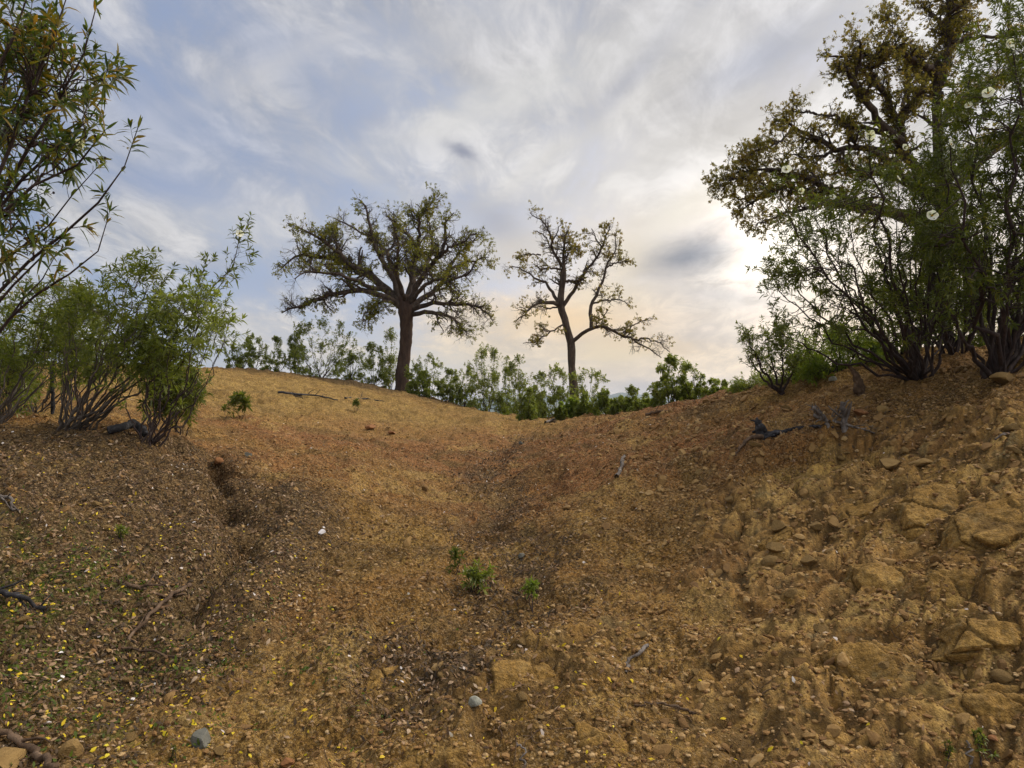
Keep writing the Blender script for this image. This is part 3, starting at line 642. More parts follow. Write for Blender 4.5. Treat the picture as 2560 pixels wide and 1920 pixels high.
C_limbs = [
 ([(1605,1250),(1450,1180),(1360,1080),(1340,950),(1310,840),(1250,720),(1180,610),(1130,540),(1050,480),(980,400)],(55,10),-.8),
 ([(1340,1000),(1200,900),(1150,780),(1060,690),(1000,600),(980,520),(930,480),(890,470)],(44,12),-1.4,-.5),
 ([(1350,1050),(1250,940),(1100,910),(950,900),(880,830),(830,810),(740,810)],(38,9),.6,-.3),
 ([(1420,1150),(1330,1090),(1200,1060),(1050,1050),(880,1060),(750,980),(660,940),(570,900),(500,850),(430,860)],(44,8),-.4),
 ([(1640,1450),(1340,1270),(1280,1150),(1200,1100),(1130,1070)],(52,22),-.9),
 ([(1640,1420),(1480,1290),(1300,1270),(1170,1230),(1100,1200),(950,1200),(820,1240),(700,1250)],(40,10),.9),
 ([(1690,1600),(1400,1520),(1200,1480),(1000,1440),(850,1400),(800,1320),(740,1270),(640,1240),(560,1230),(430,1200),(300,1210),(170,1220)],(60,7),-1.0),
 ([(1690,1620),(1500,1560),(1300,1530),(1000,1470),(880,1440),(780,1430),(700,1370),(620,1330),(500,1320),(420,1350),(350,1400),(280,1460),(180,1500)],(56,7),.4),
 ([(290,1450),(230,1420),(140,1400)],(14,7),.3,.3),([(170,1265),(110,1265),(65,1265)],(9,6),-1,-1),([(430,1200),(300,1270),(130,1275),(80,1340)],(14,6),-1.4,-.8),
 ([(1600,540),(1500,460),(1400,400),(1300,340)],(44,24),-.8),([(1300,340),(1180,400),(1000,400),(860,390),(780,385)],(26,6),-1.2,-.8),
 ([(1340,850),(1380,760),(1430,700),(1500,640)],(30,10),-1.2,-.5),([(1330,830),(1390,640),(1410,520),(1400,380)],(26,7),.8,-.3),
 ([(1650,480),(1700,350),(1760,200),(1740,60),(1700,-60)],(36,10),1.2),([(1690,300),(1900,260),(2060,240),(2212,220),(2350,230)],(24,8),-.7),
 ([(1340,390),(1295,330),(1297,250),(1270,180),(1210,140)],(10,5),-.9,-.8),([(1600,600),(1560,560),(1480,520),(1430,430)],(24,6),1.3),
 ([(740,810),(680,790),(600,800),(560,760)],(14,6),-.7,-.5),([(1000,600),(1060,420),(1050,300),(1000,260)],(22,6),-1.5,-1.0),
 ([(1680,200),(1560,100),(1480,20),(1440,0)],(24,6),.7),([(1680,100),(1800,0),(1950,-60)],(20,6),-.9),([(1600,900),(1800,700),(2000,560),(2200,480)],(40,9),1.0),
 ([(850,1400),(700,1480),(560,1500),(400,1560),(300,1600)],(22,6),-1.5,-.6),([(1180,610),(1120,480),(1180,350),(1290,300)],(22,6),-1.0,-.8),
 ([(1640,1420),(1850,1200),(2100,1000),(2350,900)],(50,10),.8),([(570,900),(500,1000),(380,1050),(250,1100)],(14,6),-1.4,-.6),
 ([(880,1060),(760,1120),(600,1100),(480,1080)],(18,6),.5,0)]
traced_tree('oak_tree', 'large cork oak with gnarled arching limbs and brownish leaves, behind the big right-hand rockroses', 'tree', Z5, C_trunk, [(l[0], (l[1][0] * 1.35, l[1][1] * 1.1)) + tuple(l[2:]) for l in C_limbs], 12, 'bark', 'oak_leaf_brown', (420, 3200, 13000), (.026, .046), 'oak trees', .48, cut=.30, leafprob=1.4, clump=0, grow_trunk=.45)

# ------------------------------------------------------------------ rockrose shrubs
def poly_sample(poly, n, seed=0):
    poly = np.array(poly, float); lo, hi = poly.min(0), poly.max(0); out = []
    while len(out) < n:
        p = lo + (hi - lo) * rng.random(2); c = False; j = len(poly) - 1
        for i in range(len(poly)):
            a, b = poly[i], poly[j]
            if (a[1] > p[1]) != (b[1] > p[1]) and p[0] < (b[0] - a[0]) * (p[1] - a[1]) / (b[1] - a[1]) + a[0]: c = not c
            j = i
        if c: out.append(p)
    return np.array(out)
def bez(a, c1, c2, b, K):
    t = np.linspace(0, 1, K)[None, :, None]
    a, c1, c2, b = [v[:, None] for v in (a, c1, c2, b)]
    return a * (1 - t) ** 3 + 3 * c1 * t * (1 - t) ** 2 + 3 * c2 * t * t * (1 - t) + b * t ** 3
def flower_mesh(mb, p, facing, size):
    f = unit(np.array(facing, float)); a = unit(np.cross(f, [0.1, 0.2, 1.0])); b = np.cross(f, a)
    for k in range(5):
        an = k * 2 * PI / 5 + rng.uniform(-.1, .1); d = a * math.cos(an) + b * math.sin(an); s = -a * math.sin(an) + b * math.cos(an)
        V = []
        for (r, w, h) in ((.08, .10, 0), (.5, .52, .10), (.85, .66, .17), (1.0, .36, .15)):
            for sg in (-1, 0, 1): V.append(p + size / 2 * (d * r + s * sg * w * 1.05 + f * (h * 1.5 + (.08 if sg else 0) + rng.uniform(-.03, .03))))
        q = [(r * 3 + c, r * 3 + c + 1, r * 3 + c + 4, r * 3 + c + 3) for r in range(3) for c in range(2)]
        mb.add(np.array(V), q, m=0)
    V = [p + size * .12 * (a * math.cos(x) + b * math.sin(x)) + f * size * .07 for x in np.arange(8) * PI / 4]; V.append(p + f * size * .16)
    mb.add(np.array(V), None, [(i, (i + 1) % 8, 8) for i in range(8)], m=1)
def shrub(label, base, tips, n_prim, leafmat, stem_r=.014, leafL=(.05, .085), leafW=(.010, .016), twig=(.12, .3), n_twig=300, per=5,
          stemmat='stem', flowers=(), group='rockrose shrubs', name='rockrose_shrub', bushy=.35, cat='shrub', kind='lance', fsize=.082, lean=None, t0=.3, fruit=0, prim=None, droop=(.15, .6)):
    base = np.array(base, float); tips = np.array(tips, float)
    root = empty(name, base); tag(root, label, cat, group)
    if len(flowers): tips = np.concatenate([tips, np.array(flowers)])
    N = len(tips); hgt = tips[:, 2] - base[2]
    if prim is None:
        order = [int(np.argmax(hgt))]
        dmin = np.linalg.norm(tips - tips[order[0]], axis=1)
        while len(order) < min(n_prim, N):
            k = int(np.argmax(dmin * rng.uniform(.5, 1, N) * (.4 + hgt / hgt.max()))); order.append(k); dmin = np.minimum(dmin, np.linalg.norm(tips - tips[k], axis=1))
        pt_ = tips[order]; m = len(pt_)
        b0 = base + np.c_[rng.normal(0, .05, m), rng.normal(0, .05, m), np.full(m, -.06)]
        D = pt_ - b0
        c1 = b0 + D * np.c_[np.full(m, .42), np.full(m, .42), rng.uniform(.14, .32, m)]; c2 = b0 + D * np.c_[np.full(m, .85), np.full(m, .85), rng.uniform(.5, .68, m)]
        K = 14; PP = bez(b0, c1, c2, pt_, K)
        PP[:, 2:-1] += rng.normal(0, .02, PP[:, 2:-1].shape) * (np.linalg.norm(D, axis=1)[:, None, None] / 1.5)
        PR = stem_r * rng.uniform(.7, 1.3, m)[:, None] * np.linspace(1, .16, K)[None]
        rest = np.array([i for i in range(N) if i not in order], int)
    else:
        K = 14; PP = []; PR = []
        for pp, r0 in prim:
            a, b = resample(pp, np.linspace(r0, r0 * .16, len(pp)), K); PP.append(a); PR.append(b)
        PP = np.array(PP); PR = np.array(PR); rest = np.arange(N)
    S = [];  SR = []
    if len(rest):
        cand = PP[:, 3:K - 2].reshape(-1, 3); tan = unit((PP[:, 4:K - 1] - PP[:, 3:K - 2]).reshape(-1, 3)); cr = PR[:, 3:K - 2].ravel()
        tp = tips[rest]; dv = tp[:, None] - cand[None]; dist = np.linalg.norm(dv, axis=-1)
        cosa = (dv * tan[None]).sum(-1) / (dist + 1e-6)
        cost = dist * (1 + bushy * rng.random(dist.shape)) + .6 * dist * np.maximum(0, .75 - cosa) + np.where(dist < .12, 1, 0)
        j = cost.argmin(1); b0 = cand[j]; L = dist[np.arange(len(j)), j][:, None]
        K2 = 9; S = bez(b0, b0 + tan[j] * L * .35, tp - np.array([0, 0, 1]) * L * .28, tp, K2)
        S[:, 1:-1] += rng.normal(0, .012, S[:, 1:-1].shape)
        SR = np.minimum(cr[j] * .75, stem_r * .55)[:, None] * np.linspace(1, .25, K2)[None]; SR = np.maximum(SR, .0016)
    mb = MB(); tubes(mb, PP, np.maximum(PR, .002), 6)
    if len(rest): tubes(mb, S, SR, 4)
    src, srr = (S, SR) if len(rest) else (PP, PR)
    src2 = PP[:, K // 2:]; srr2 = PR[:, K // 2:]
    T1, T1r = grow(src, srr, int(n_twig * .75), twig, (20, 50), 5, .12, .12, .25, 1, .6, .0014, .5, lt=.3)
    T2, T2r = grow(src2, srr2, int(n_twig * .25), twig, (20, 50), 5, .12, .12, .1, 1, .5, .0014, .5, lt=.3)
    T = np.concatenate([T1, T2]); Tr = np.minimum(np.concatenate([T1r, T2r]), .004)
    tubes(mb, T, Tr, 3)
    # the end shoots of every stem are leafy too
    E = src[:, -5:]; Er = srr[:, -5:]; E2 = PP[:, -5:]; E2r = PR[:, -5:]
    lf = MB()
    for q, qr in ((T, Tr), (E, Er), (E2, E2r)):
        if len(q): twig_leaves(lf, q, qr, per, leafL, leafW, t0, (30, 80), droop, kind)
    # a whorl at each tip
    for q, qr in ((T, Tr), (E, Er), (E2, E2r)):
        if len(q): twig_leaves(lf, q, qr, 2, (leafL[0] * .8, leafL[1] * .9), leafW, .9, (15, 60), (0, .3), kind)
    if fruit:
        allp = np.concatenate([T[:, -1], E[:, -1]]); ii = rng.choice(len(allp), fruit)
        Q, Qr = grow(T, Tr, fruit, (.05, .09), (20, 50), 4, .1, .2, .8, 1, .8, .001, .8)
        tubes(mb, Q, np.full(Qr.shape, .0011), 3)
        an = np.linspace(-PI / 2, PI / 2, 5)
        for p in Q[:, -1]: tubes(mb, (p + np.c_[np.zeros(5), np.zeros(5), np.sin(an) * .007])[None], (np.cos(an) * .0065 + .0003)[None], 5)
    mb.build('stems', MAT[stemmat], root, smooth=True)
    lf.build('foliage', MAT[leafmat], root)
    for fl in flowers:
        f = MB(); flower_mesh(f, np.array(fl), (rng.uniform(-.9, .9), -1, rng.uniform(-.3, 1.1)), fsize * rng.uniform(.65, 1.15))
        o = f.build('flower', [MAT['petal'], MAT['stamen']], root)
    return root
def px_tips(poly, n, depth, spread, s=SD):
    q = poly_sample(poly, n); return np.array([at(a, b, depth + rng.uniform(-spread, spread), s) for a, b in q])
def ground_u(u, depth, s=SD):
    x = (u / s - 1280) / F * depth; return on_ground(x, depth)

# two big rockroses on the bank, right
flow = lambda l, d: [at(1780 + a / 2.836, b / 2.836, d + rng.uniform(-.35, .0)) for a, b in l]
shrub('wide rockrose fanning out from a dark forked base, dotted with white flowers', ground_u(1985, 7.7),
      px_tips([(1640,650),(1650,560),(1700,480),(1760,420),(1830,400),(1900,330),(1990,330),(2060,420),(2110,560),(2080,720),(1900,740),(1760,740),(1660,710)], 250, 7.6, .9), 28, 'rockrose_dark', .021,
      n_twig=1050, per=5, flowers=flow([(1235,950),(1120,960),(1365,1045),(985,1190),(1320,1265),(855,1400),(530,1205),(455,1295),(635,1355)], 6.7))
shrub('tall dense dark green rockrose with thick dark stems, at the right edge of the bank', ground_u(2155, 7.1),
      px_tips([(1950,420),(1990,300),(2060,180),(2080,60),(2150,-20),(2330,-60),(2400,200),(2420,600),(2230,720),(2060,690),(1980,560)], 340, 7.0, .9), 28, 'rockrose_dark', .024,
      n_twig=1750, per=6, leafW=(.011, .018), flowers=flow([(1960,660),(1820,750),(2130,340),(1690,1025),(1560,1530),(2110,310)], 6.1))
shrub('small leaning rockrose with bare thin trunk, leftmost of the shrubs on the right bank', ground_u(1692, 9.4),
      px_tips([(1600,720),(1625,697),(1670,705),(1720,740),(1740,790),(1700,800),(1640,790),(1602,760)], 42, 9.3, .35), 5, 'rockrose_mid', .022, n_twig=190, per=5)
shrub('yellow-green bushy rockrose glowing low behind the dead upright stump', ground_u(1810, 9.3),
      px_tips([(1715,830),(1740,745),(1800,715),(1880,730),(1930,780),(1920,830)], 90, 9.6, .5), 14, 'rockrose_lime', .012, n_twig=800, per=5)
shrub('rounded green rockrose, dense and low, between the leaning one and the slope edge', ground_u(1735, 10.4),
      px_tips([(1650,850),(1670,790),(1740,770),(1800,800),(1810,840)], 60, 10.6, .5), 10, 'rockrose_mid', .012, n_twig=520, per=5)
shrub('low light green rockrose just over the brow, left of the leaning one', ground_u(1625, 11.6),
      px_tips([(1578,860),(1590,832),(1640,820),(1680,838),(1690,860)], 50, 11.8, .5), 9, 'rockrose_light', .010, n_twig=420, per=5)
shrub('shaded green rockrose filling the gap behind the forked base', ground_u(1960, 9.8),
      px_tips([(1850,800),(1850,660),(1940,590),(2060,600),(2110,700),(2100,790)], 130, 10.0, .7), 18, 'rockrose_mid', .016, n_twig=1300, per=5)
shrub('green rockrose seen low behind the tall dense one at the right edge', ground_u(2190, 10.2),
      px_tips([(2080,770),(2090,640),(2180,600),(2300,620),(2320,770)], 110, 10.3, .6), 14, 'rockrose_mid', .014, n_twig=900, per=5)
shrub('tall rockrose with many thin upright wands standing between the two big ones', ground_u(2060, 8.6),
      px_tips([(1960,640),(1970,420),(2040,300),(2130,330),(2150,500),(2120,700)], 120, 8.6, .5), 16, 'rockrose_dark', .02, n_twig=900, per=5)

# near rockrose reaching in from the left: its stems traced
z1 = lambda l: [(a / 2.963, b / 2.963) for a, b in l]; z2 = lambda l: [(a / 2.553, 500 + b / 2.553) for a, b in l]
nb = on_ground(-3.35, 3.35)
near_traces = [
 (z1([(140,1200),(300,960),(400,800),(500,620),(560,540),(640,380),(680,200),(720,20)]), 3.1),
 (z2([(0,560),(150,420),(300,290),(430,200),(530,120),(640,10)]) + z1([(760,1460),(830,1380),(900,1280),(960,1180),(1030,920)]), 3.3),
 (z2([(0,830),(50,760),(200,620),(340,530),(450,470),(560,400),(640,330),(680,230),(690,110)]), 3.45),
 (z1([(60,1150),(200,700),(290,560),(350,380),(400,270),(460,120),(500,-40)]), 3.0),
 (z1([(-120,700),(0,420),(80,350),(130,240),(170,110),(200,0),(215,-60)]), 2.9),
 (z2([(-80,470),(0,400),(100,330),(230,230),(400,90)]) + z1([(560,1380),(720,1240)]), 3.5),
 (z1([(0,1500),(200,1290),(330,1150),(480,1060),(600,960),(700,840),(780,720),(840,580)]), 3.35),
 (z1([(0,1560),(180,1400),(400,1300),(600,1220),(700,1160),(720,1080),(780,960)]), 3.0),
 (z2([(-60,700),(0,640),(120,500),(260,370),(360,270),(420,220)]), 3.2),
 (z2([(-60,900),(0,850),(80,720),(160,610),(250,540),(330,420),(360,340)]), 3.7),
 (z1([(-100,1300),(20,1000),(120,800),(200,600),(230,480),(330,400)]), 3.25),
 (z1([(-50,1100),(100,950),(260,800),(420,620),(500,480),(520,370)]), 3.5),
 (z1([(-60,800),(0,700),(60,550),(90,430),(110,330)]), 3.4)]
prim = []
for tr_, dp in near_traces:
    q = [at(a, b, dp) for a, b in tr_]
    mid = nb * .45 + q[0] * .55 + np.array([-.10, 0, -.12]); prim.append(([nb + rng.normal(0, .04, 3) * [1, 1, 0] - [0, 0, .05], mid] + q, .010))
q = poly_sample([(-260,1500),(-150,300),(0,-60),(330,-40),(560,150),(820,480),(770,950),(600,1250),(430,1500),(250,1850),(0,2000)], 115)
ntips = np.array([at(a / 2.963, b / 2.963, rng.uniform(2.85, 3.75)) for a, b in q])
shrub('near rockrose leaning in over the left edge, long arching branches, some orange leaves', nb, ntips, 0, 'rockrose_near', .014, (.058, .092), (.010, .016), (.08, .2), 215, 4,
      prim=prim, fruit=70, flowers=[at(200, 362, 3.2)], fsize=.055)

# rockroses on the left
shrub('rockrose with pale stems fanning from one base into the tall leaning wand at left', ground_u(132, 7.2),
      np.concatenate([px_tips([(120,800),(110,690),(150,610),(235,570),(290,555),(345,565),(380,620),(400,700),(380,790),(250,800),(130,800)], 105, 7.2, .6),
      [atD(540,478,7.2), atD(522,520,7.2), atD(505,560,7.2), atD(510,600,7.1), atD(490,650,7.1), atD(445,565,7.2), atD(430,600,7.2), atD(455,640,7.2), atD(470,700,7.1), atD(400,640,7.2)]]), 24, 'rockrose_mid', .0135,
      stemmat='stem_grey', n_twig=430, per=4, leafL=(.065, .105), leafW=(.012, .019), flowers=[atD(318, 764, 6.9), atD(517, 505, 7.1)], fsize=.07)
shrub('rockrose rising in thin dark stems from beside the arched fallen log at left', ground_u(315, 7.0),
      px_tips([(240,860),(260,700),(330,640),(420,600),(490,640),(500,700),(450,740),(425,800),(415,880),(330,860)], 90, 7.0, .5), 18, 'rockrose_light', .0115, n_twig=300, per=4, leafL=(.065, .105), leafW=(.012, .019))
shrub('light green rockrose standing further back behind the dark stake at left', ground_u(75, 10.5),
      px_tips([(-20,820),(20,700),(100,680),(190,640),(230,720),(240,820),(120,840)], 110, 10.5, .8), 14, 'rockrose_light', .012, n_twig=380, per=4, leafL=(.065, .105), leafW=(.012, .019), stemmat='stem_grey')
shrub('low green rockrose with a white flower by the left edge', ground_u(15, 8.6),
      px_tips([(-70,880),(-60,760),(20,740),(60,800),(70,870)], 60, 8.6, .6), 10, 'rockrose_light', .014, n_twig=380, per=4, leafL=(.065, .105), leafW=(.012, .019), flowers=[atD(52, 836, 8.2)], stemmat='stem_grey')
shrub('upright dark green rockrose behind the fanned one at left', ground_u(180, 9.2),
      px_tips([(110,760),(120,640),(150,610),(190,640),(250,700),(270,800),(180,830)], 90, 9.2, .5), 12, 'rockrose_mid', .012, n_twig=360, per=4, leafL=(.065, .105), leafW=(.012, .019))
shrub('small bushy rockrose at the right flank of the left thicket, touching the bare slope', ground_u(385, 8.6),
      px_tips([(320,880),(330,800),(380,770),(425,810),(422,880),(370,900)], 60, 8.4, .4), 9, 'rockrose_mid', .010, n_twig=420, per=4, leafL=(.065, .105), leafW=(.012, .019))

shrub('slanting rockrose with bare pale lower stems at the far left, behind the low flowering one', ground_u(-20, 7.6),
      px_tips([(-60,800),(-40,650),(60,600),(150,590),(190,650),(170,760),(60,820)], 90, 7.8, .6), 16, 'rockrose_mid', .011, n_twig=300, per=4, leafL=(.065, .105), leafW=(.012, .019), stemmat='stem_grey')
# the line of rockroses along the crest: u, distance, half width, top v, density, material, label
ROW = [
 (512,24.5,28,745,.5,'rockrose_light','thin rockrose farthest left on the skyline, right of the left thicket'),
 (548,25,30,725,.6,'rockrose_light','open rockrose on the skyline, second from the left'),
 (598,25,34,732,.7,'rockrose_light','open rockrose with separate tufts, just left of the dense dark one'),
 (690,25,60,690,1.9,'rockrose_light','dense dark green rockrose, biggest on the skyline left of the broad oak'),
 (640,25.2,14,715,.3,'rockrose_light','single lanky rockrose stem rising at the dense dark one\'s left side'),
 (758,26,22,722,.5,'rockrose_light','wispy see-through rockrose right of the dense dark one'),
 (806,26,34,742,1.0,'rockrose_light','rockrose with a dark leafy foot, between the wispy one and the oak trunk'),
 (842,26.5,20,716,.6,'rockrose_light','tall narrow rockrose touching the left side of the broad oak trunk'),
 (925,25,48,768,1.6,'rockrose_light','spreading yellow-green rockrose just right of the broad oak trunk'),
 (905,24.5,28,800,1.1,'rockrose_light','low dark rockrose against the broad oak trunk, right side'),
 (965,25,26,800,.7,'rockrose_light','small pale rockrose right of the spreading yellow-green one'),
 (1002,24.5,24,792,.8,'rockrose_light','pale open rockrose left of the tall dense skyline bush'),
 (1052,24,44,752,2.2,'rockrose_light','tall dense rockrose bush halfway between the two crest oaks'),
 (1095,24,22,800,.7,'rockrose_light','low pale rockrose right of the tall dense skyline bush'),
 (1124,23,26,770,.8,'rockrose_light','rockrose with two pointed spires, left of the slender oak'),
 (1155,22.5,24,838,.9,'rockrose_light','low pale rockrose between the spired one and the slender oak'),
 (1140,17.5,18,842,1.0,'rockrose_light','small dark rockrose standing forward on the red soil, left of the slender oak'),
 (1198,20,42,795,1.6,'rockrose_light','leafy rockrose touching the slender oak trunk from the left'),
 (1232,17.5,22,862,1.3,'rockrose_lime','lime-green young rockrose in front of the slender oak trunk'),
 (1212,16.8,14,880,.9,'rockrose_mid','short dark rockrose at the left of the lime-green young one'),
 (1262,17.2,20,852,1.1,'rockrose_light','dark leafy rockrose just right of the lime-green young one'),
 (1272,21,36,795,.7,'rockrose_light','open rockrose with bare gaps right of the slender oak trunk'),
 (1310,17,28,846,1.2,'rockrose_light','low spreading green rockrose, second right of the lime-green one'),
 (1340,16,22,858,1.0,'rockrose_light','low dark rockrose midway between slender oak and pointed bush'),
 (1362,15.6,24,838,.8,'rockrose_light','rockrose with one thin spire, left of the pointed bush'),
 (1396,15,26,850,1.1,'rockrose_light','low green rockrose at the left foot of the pointed bush'),
 (1452,14.5,48,775,2.0,'rockrose_light','big pointed dark rockrose bush on the brow, right of the slender oak'),
 (1495,14.5,22,795,.8,'rockrose_light','narrow rockrose leaning at the right of the pointed bush'),
 (1545,13.8,26,820,.8,'rockrose_light','slim rockrose in front of the blue distant hills'),
 (1580,13,30,838,1.0,'rockrose_light','small green rockrose right of the blue gap'),
]
for (u, dist, hw, tv, den, mm, lab) in ROW:
    b = ground_u(u, dist); gv = None
    # the photo row of its foot
    bv = (960 - F * math.tan(math.atan((b[2] - EYE) / dist) - PITCH)) * SD
    nsp = max(4, int(4 + hw / 5)); tips = []
    for k in range(nsp):                              # upright plume-like stems
        du = rng.uniform(-hw, hw); tt = tv + abs(du) / hw * (bv - tv) * rng.uniform(.1, .5) if k else tv
        tips.append(atD(u + (du if k else rng.uniform(-.3, .3) * hw), tt, dist + rng.uniform(-.3, .3)))
    low = px_tips([(u - hw, bv - 4), (u - hw * .9, bv - (bv - tv) * .45), (u - hw * .3, bv - (bv - tv) * .68), (u + hw * .4, bv - (bv - tv) * .65), (u + hw, bv - (bv - tv) * .4), (u + hw, bv - 4)], int(10 + 16 * den), dist, hw / 1475 * dist)
    hgt = (bv - tv) / 1475 * dist; lk = .55 + .45 * dist / 25
    shrub(lab, b, np.concatenate([tips, low]), nsp + 3, mm, .012, (.06 * lk, .10 * lk), (.023 * lk, .038 * lk), (.09 * hgt, .17 * hgt), int(100 + 220 * den), 5, group='rockroses along the crest', kind='quad', t0=.1)

# ------------------------------------------------------------------ seedlings
def seedling(u, v, hpx, label, m='rockrose_light', n=7, stem=False):
    g = ground_px(u, v); d = g[1]; h = hpx / 1475 * d
    tips = [g + np.array([rng.uniform(-.35, .35) * h, rng.uniform(-.35, .35) * h, h * rng.uniform(.55, 1.0)]) for _ in range(n)]
    tips[0] = g + np.array([rng.uniform(-.1, .1) * h, 0, h])
    shrub(label, g, tips, min(n, 5), m, .004, (h * .22, h * .38), (h * .05, h * .085), (.1 * h, .25 * h), 10 * n // 4, 4, group='young seedlings', name='seedling', cat='seedling')
seedling(1032, 1285, 62, 'bushy green seedling, largest on the litter of the path', 'rockrose_light', 10)
seedling(1145, 1302, 42, 'grassy lime-green seedling just right of the largest one on the path', 'rockrose_lime', 6)
seedling(982, 1240, 46, 'thin upright seedling behind the largest one on the path', 'rockrose_mid', 4)
seedling(522, 908, 55, 'dark green seedling alone on the dry slope, right of the left thicket', 'rockrose_mid', 7)
seedling(492, 904, 32, 'small sprig beside the dark seedling on the dry slope', 'rockrose_light', 4)
seedling(769, 893, 26, 'tiny green tuft on the dry slope below the broad oak', 'rockrose_mid', 6)
seedling(2118, 1625, 42, 'small bright green sprout at the lower right on the gravelly ground', 'rockrose_light', 5)
seedling(2045, 1640, 30, 'faint low sprout left of the bright one at the lower right', 'rockrose_mid', 4)
seedling(262, 1170, 30, 'small grassy tuft on the littered ground inside the left hollow', 'rockrose_light', 6)
seedling(375, 1640, 26, 'tiny weed by the lower left twig', 'rockrose_mid', 3)

# ------------------------------------------------------------------ dead wood and sticks
def stick(name, label, cat, poly, r, mm, mode='px', sub=None, group=None, lift=0.3, sides=8, knots=0):
    """poly: photo spots (2212 wide) on the ground with a height above it"""
    P = []
    for (u, v, h) in poly:
        g = ground_px(u, v); P.append(g + np.array([0, 0, h + r[0] * lift]))
    K = max(12, len(P) * 4); a, b = resample(P, np.interp(np.linspace(0, 1, len(P)), [0, 1], r), K)
    L = np.linalg.norm(a[-1] - a[0]); a[1:-1] += rng.normal(0, .006 + .006 * L, a[1:-1].shape) * [1, 1, .5]
    b = b * rng.uniform(.85, 1.15, len(b))
    mb = MB(); tubes(mb, a[None], b[None], sides, cap=True); tubes(mb, a[None, ::-1][:, :2], b[None, ::-1][:, :2], sides)
    if sub:
        Q, Qr = grow(a[None], b[None], sub[0], (sub[1] * .5, sub[1]), (25, 60), 6, .02, .2, .2, .95, .55, .0025, .4)
        tubes(mb, Q, Qr, 5)
        if len(sub) > 2: Q2, Q2r = grow(Q, Qr, sub[2], (sub[1] * .2, sub[1] * .5), (25, 60), 4, .0, .2, .2, .95, .6, .002, .4); tubes(mb, Q2, Q2r, 4)
    o = mb.build(name, MAT[mm], smooth=True, origin=P[0]); tag(o, label, cat, group); return o
def upright(name, label, cat, u, v, pts_px, w, mm, sub=None):
    """a standing dead stem: photo spots at the foot's own distance"""
    g = ground_px(u, v); d = g[1]
    P = [g + [0, 0, -.05]] + [atD(a, b, d + dd) for a, b, dd in pts_px]
    r = np.array(w) / 2 / 1475 * d; a, b = resample(P, np.interp(np.linspace(0, 1, len(P)), np.linspace(0, 1, len(r)), r), 18)
    a[2:] += rng.normal(0, .006, a[2:].shape); b *= rng.uniform(.85, 1.15, len(b))
    mb = MB(); tubes(mb, a[None], b[None], 9, cap=True)
    if sub:
        Q, Qr = grow(a[None], b[None], sub[0], (sub[1] * .5, sub[1]), (30, 80), 6, .0, .22, .1, .9, .5, .003, .4); tubes(mb, Q, Qr, 5)
    o = mb.build(name, MAT[mm], smooth=True, origin=g); tag(o, label, cat); return o
upright('dead_stump', 'upright dead stump with a bent pale tip standing on the brow of the right bank', 'stump', 1858, 852, [(1856,835,0),(1850,812,0),(1838,795,0),(1826,786,-.05)], (22, 22, 16, 8, 5), 'brown_wood')
upright('charred_stump', 'short charred black stump with a root, on the bank left of the grey dead branches', 'stump', 1648, 945, [(1645,930,0),(1640,918,0),(1636,908,0)], (26, 24, 18, 8), 'charred_wood', (5, .22))
upright('dead_branch', 'grey upright dead branch stub on the right bank with tangled twigs', 'dead branch', 1826, 925, [(1824,905,0),(1822,885,0),(1818,872,0)], (14, 13, 12, 9), 'dead_wood', (8, .35))
upright('dead_branch', 'bleached slanting dead branch left of the upright grey stub', 'dead branch', 1790, 915, [(1782,905,0),(1770,893,0),(1758,880,-.02)], (10, 9, 8, 7), 'dead_wood', (6, .28))
upright('wooden_stake', 'thin dark straight stake standing among the shrubs at left', 'stake', 114, 894, [(113,860,0),(113,820,0),(114,780,0)], (9, 8, 8, 7), 'charred_wood')
stick('dead_branch', 'dark fallen branch lying across the bank right of the charred stump', 'dead branch', [(1655,945,.02),(1700,935,.01),(1760,930,.02),(1800,932,.01)], (.03, .012), 'charred_wood', sub=(6, .25))
stick('dead_branch', 'tangled grey twiggy branch lying below the upright grey stub', 'dead branch', [(1760,905,.02),(1800,918,.03),(1850,930,.02),(1890,942,.01)], (.018, .007), 'dead_wood', sub=(12, .35, 26))
stick('root', 'brown root curving down the bank below the charred stump', 'root', [(1645,948,.01),(1620,952,.02),(1605,965,.0),(1590,985,-.01)], (.028, .010), 'brown_wood')
stick('dead_stick', 'pale weathered crooked stick lying alone on the mid slope', 'stick', [(1332,1033,.01),(1338,1018,.02),(1343,1006,.01),(1349,990,.02)], (.022, .018), 'dead_wood', sub=None)
stick('dead_stick', 'grey forked stick on the path left of the bare rocky ground', 'stick', [(1352,1455,.0),(1358,1435,.02),(1380,1418,.02),(1400,1405,.015)], (.008, .011), 'dead_wood')
stick('dead_stick', 'thin dark twig lying level across the foreground below the forked stick', 'stick', [(1370,1528,.0),(1420,1527,.01),(1470,1533,.01),(1500,1543,.0)], (.005, .007), 'brown_wood', sub=(3, .08))
stick('dead_stick', 'curved thin twig on the foreground, right of the grey pointed stone', 'stick', [(1060,1550,.0),(1075,1562,.01),(1084,1580,.01),(1082,1600,.0)], (.004, .003), 'brown_wood')
stick('dead_stick', 'thin grey stem lying at the bottom edge under a dry leaf', 'stick', [(1116,1608,.0),(1128,1625,.01),(1132,1650,.0),(1136,1680,.0)], (.004, .004), 'dead_wood')
stick('dead_stick', 'small whitish stick poking up near the lower right corner', 'stick', [(2088,1618,.03),(2094,1640,.03),(2100,1680,.0)], (.004, .006), 'dead_wood')
stick('fallen_branch', 'long grey-brown forked branch slanting across the littered hollow at left', 'branch', [(262,1402,.0),(300,1365,.03),(340,1330,.04),(385,1285,.02),(410,1268,.0)], (.009, .016), 'brown_wood', sub=(7, .3, 8))
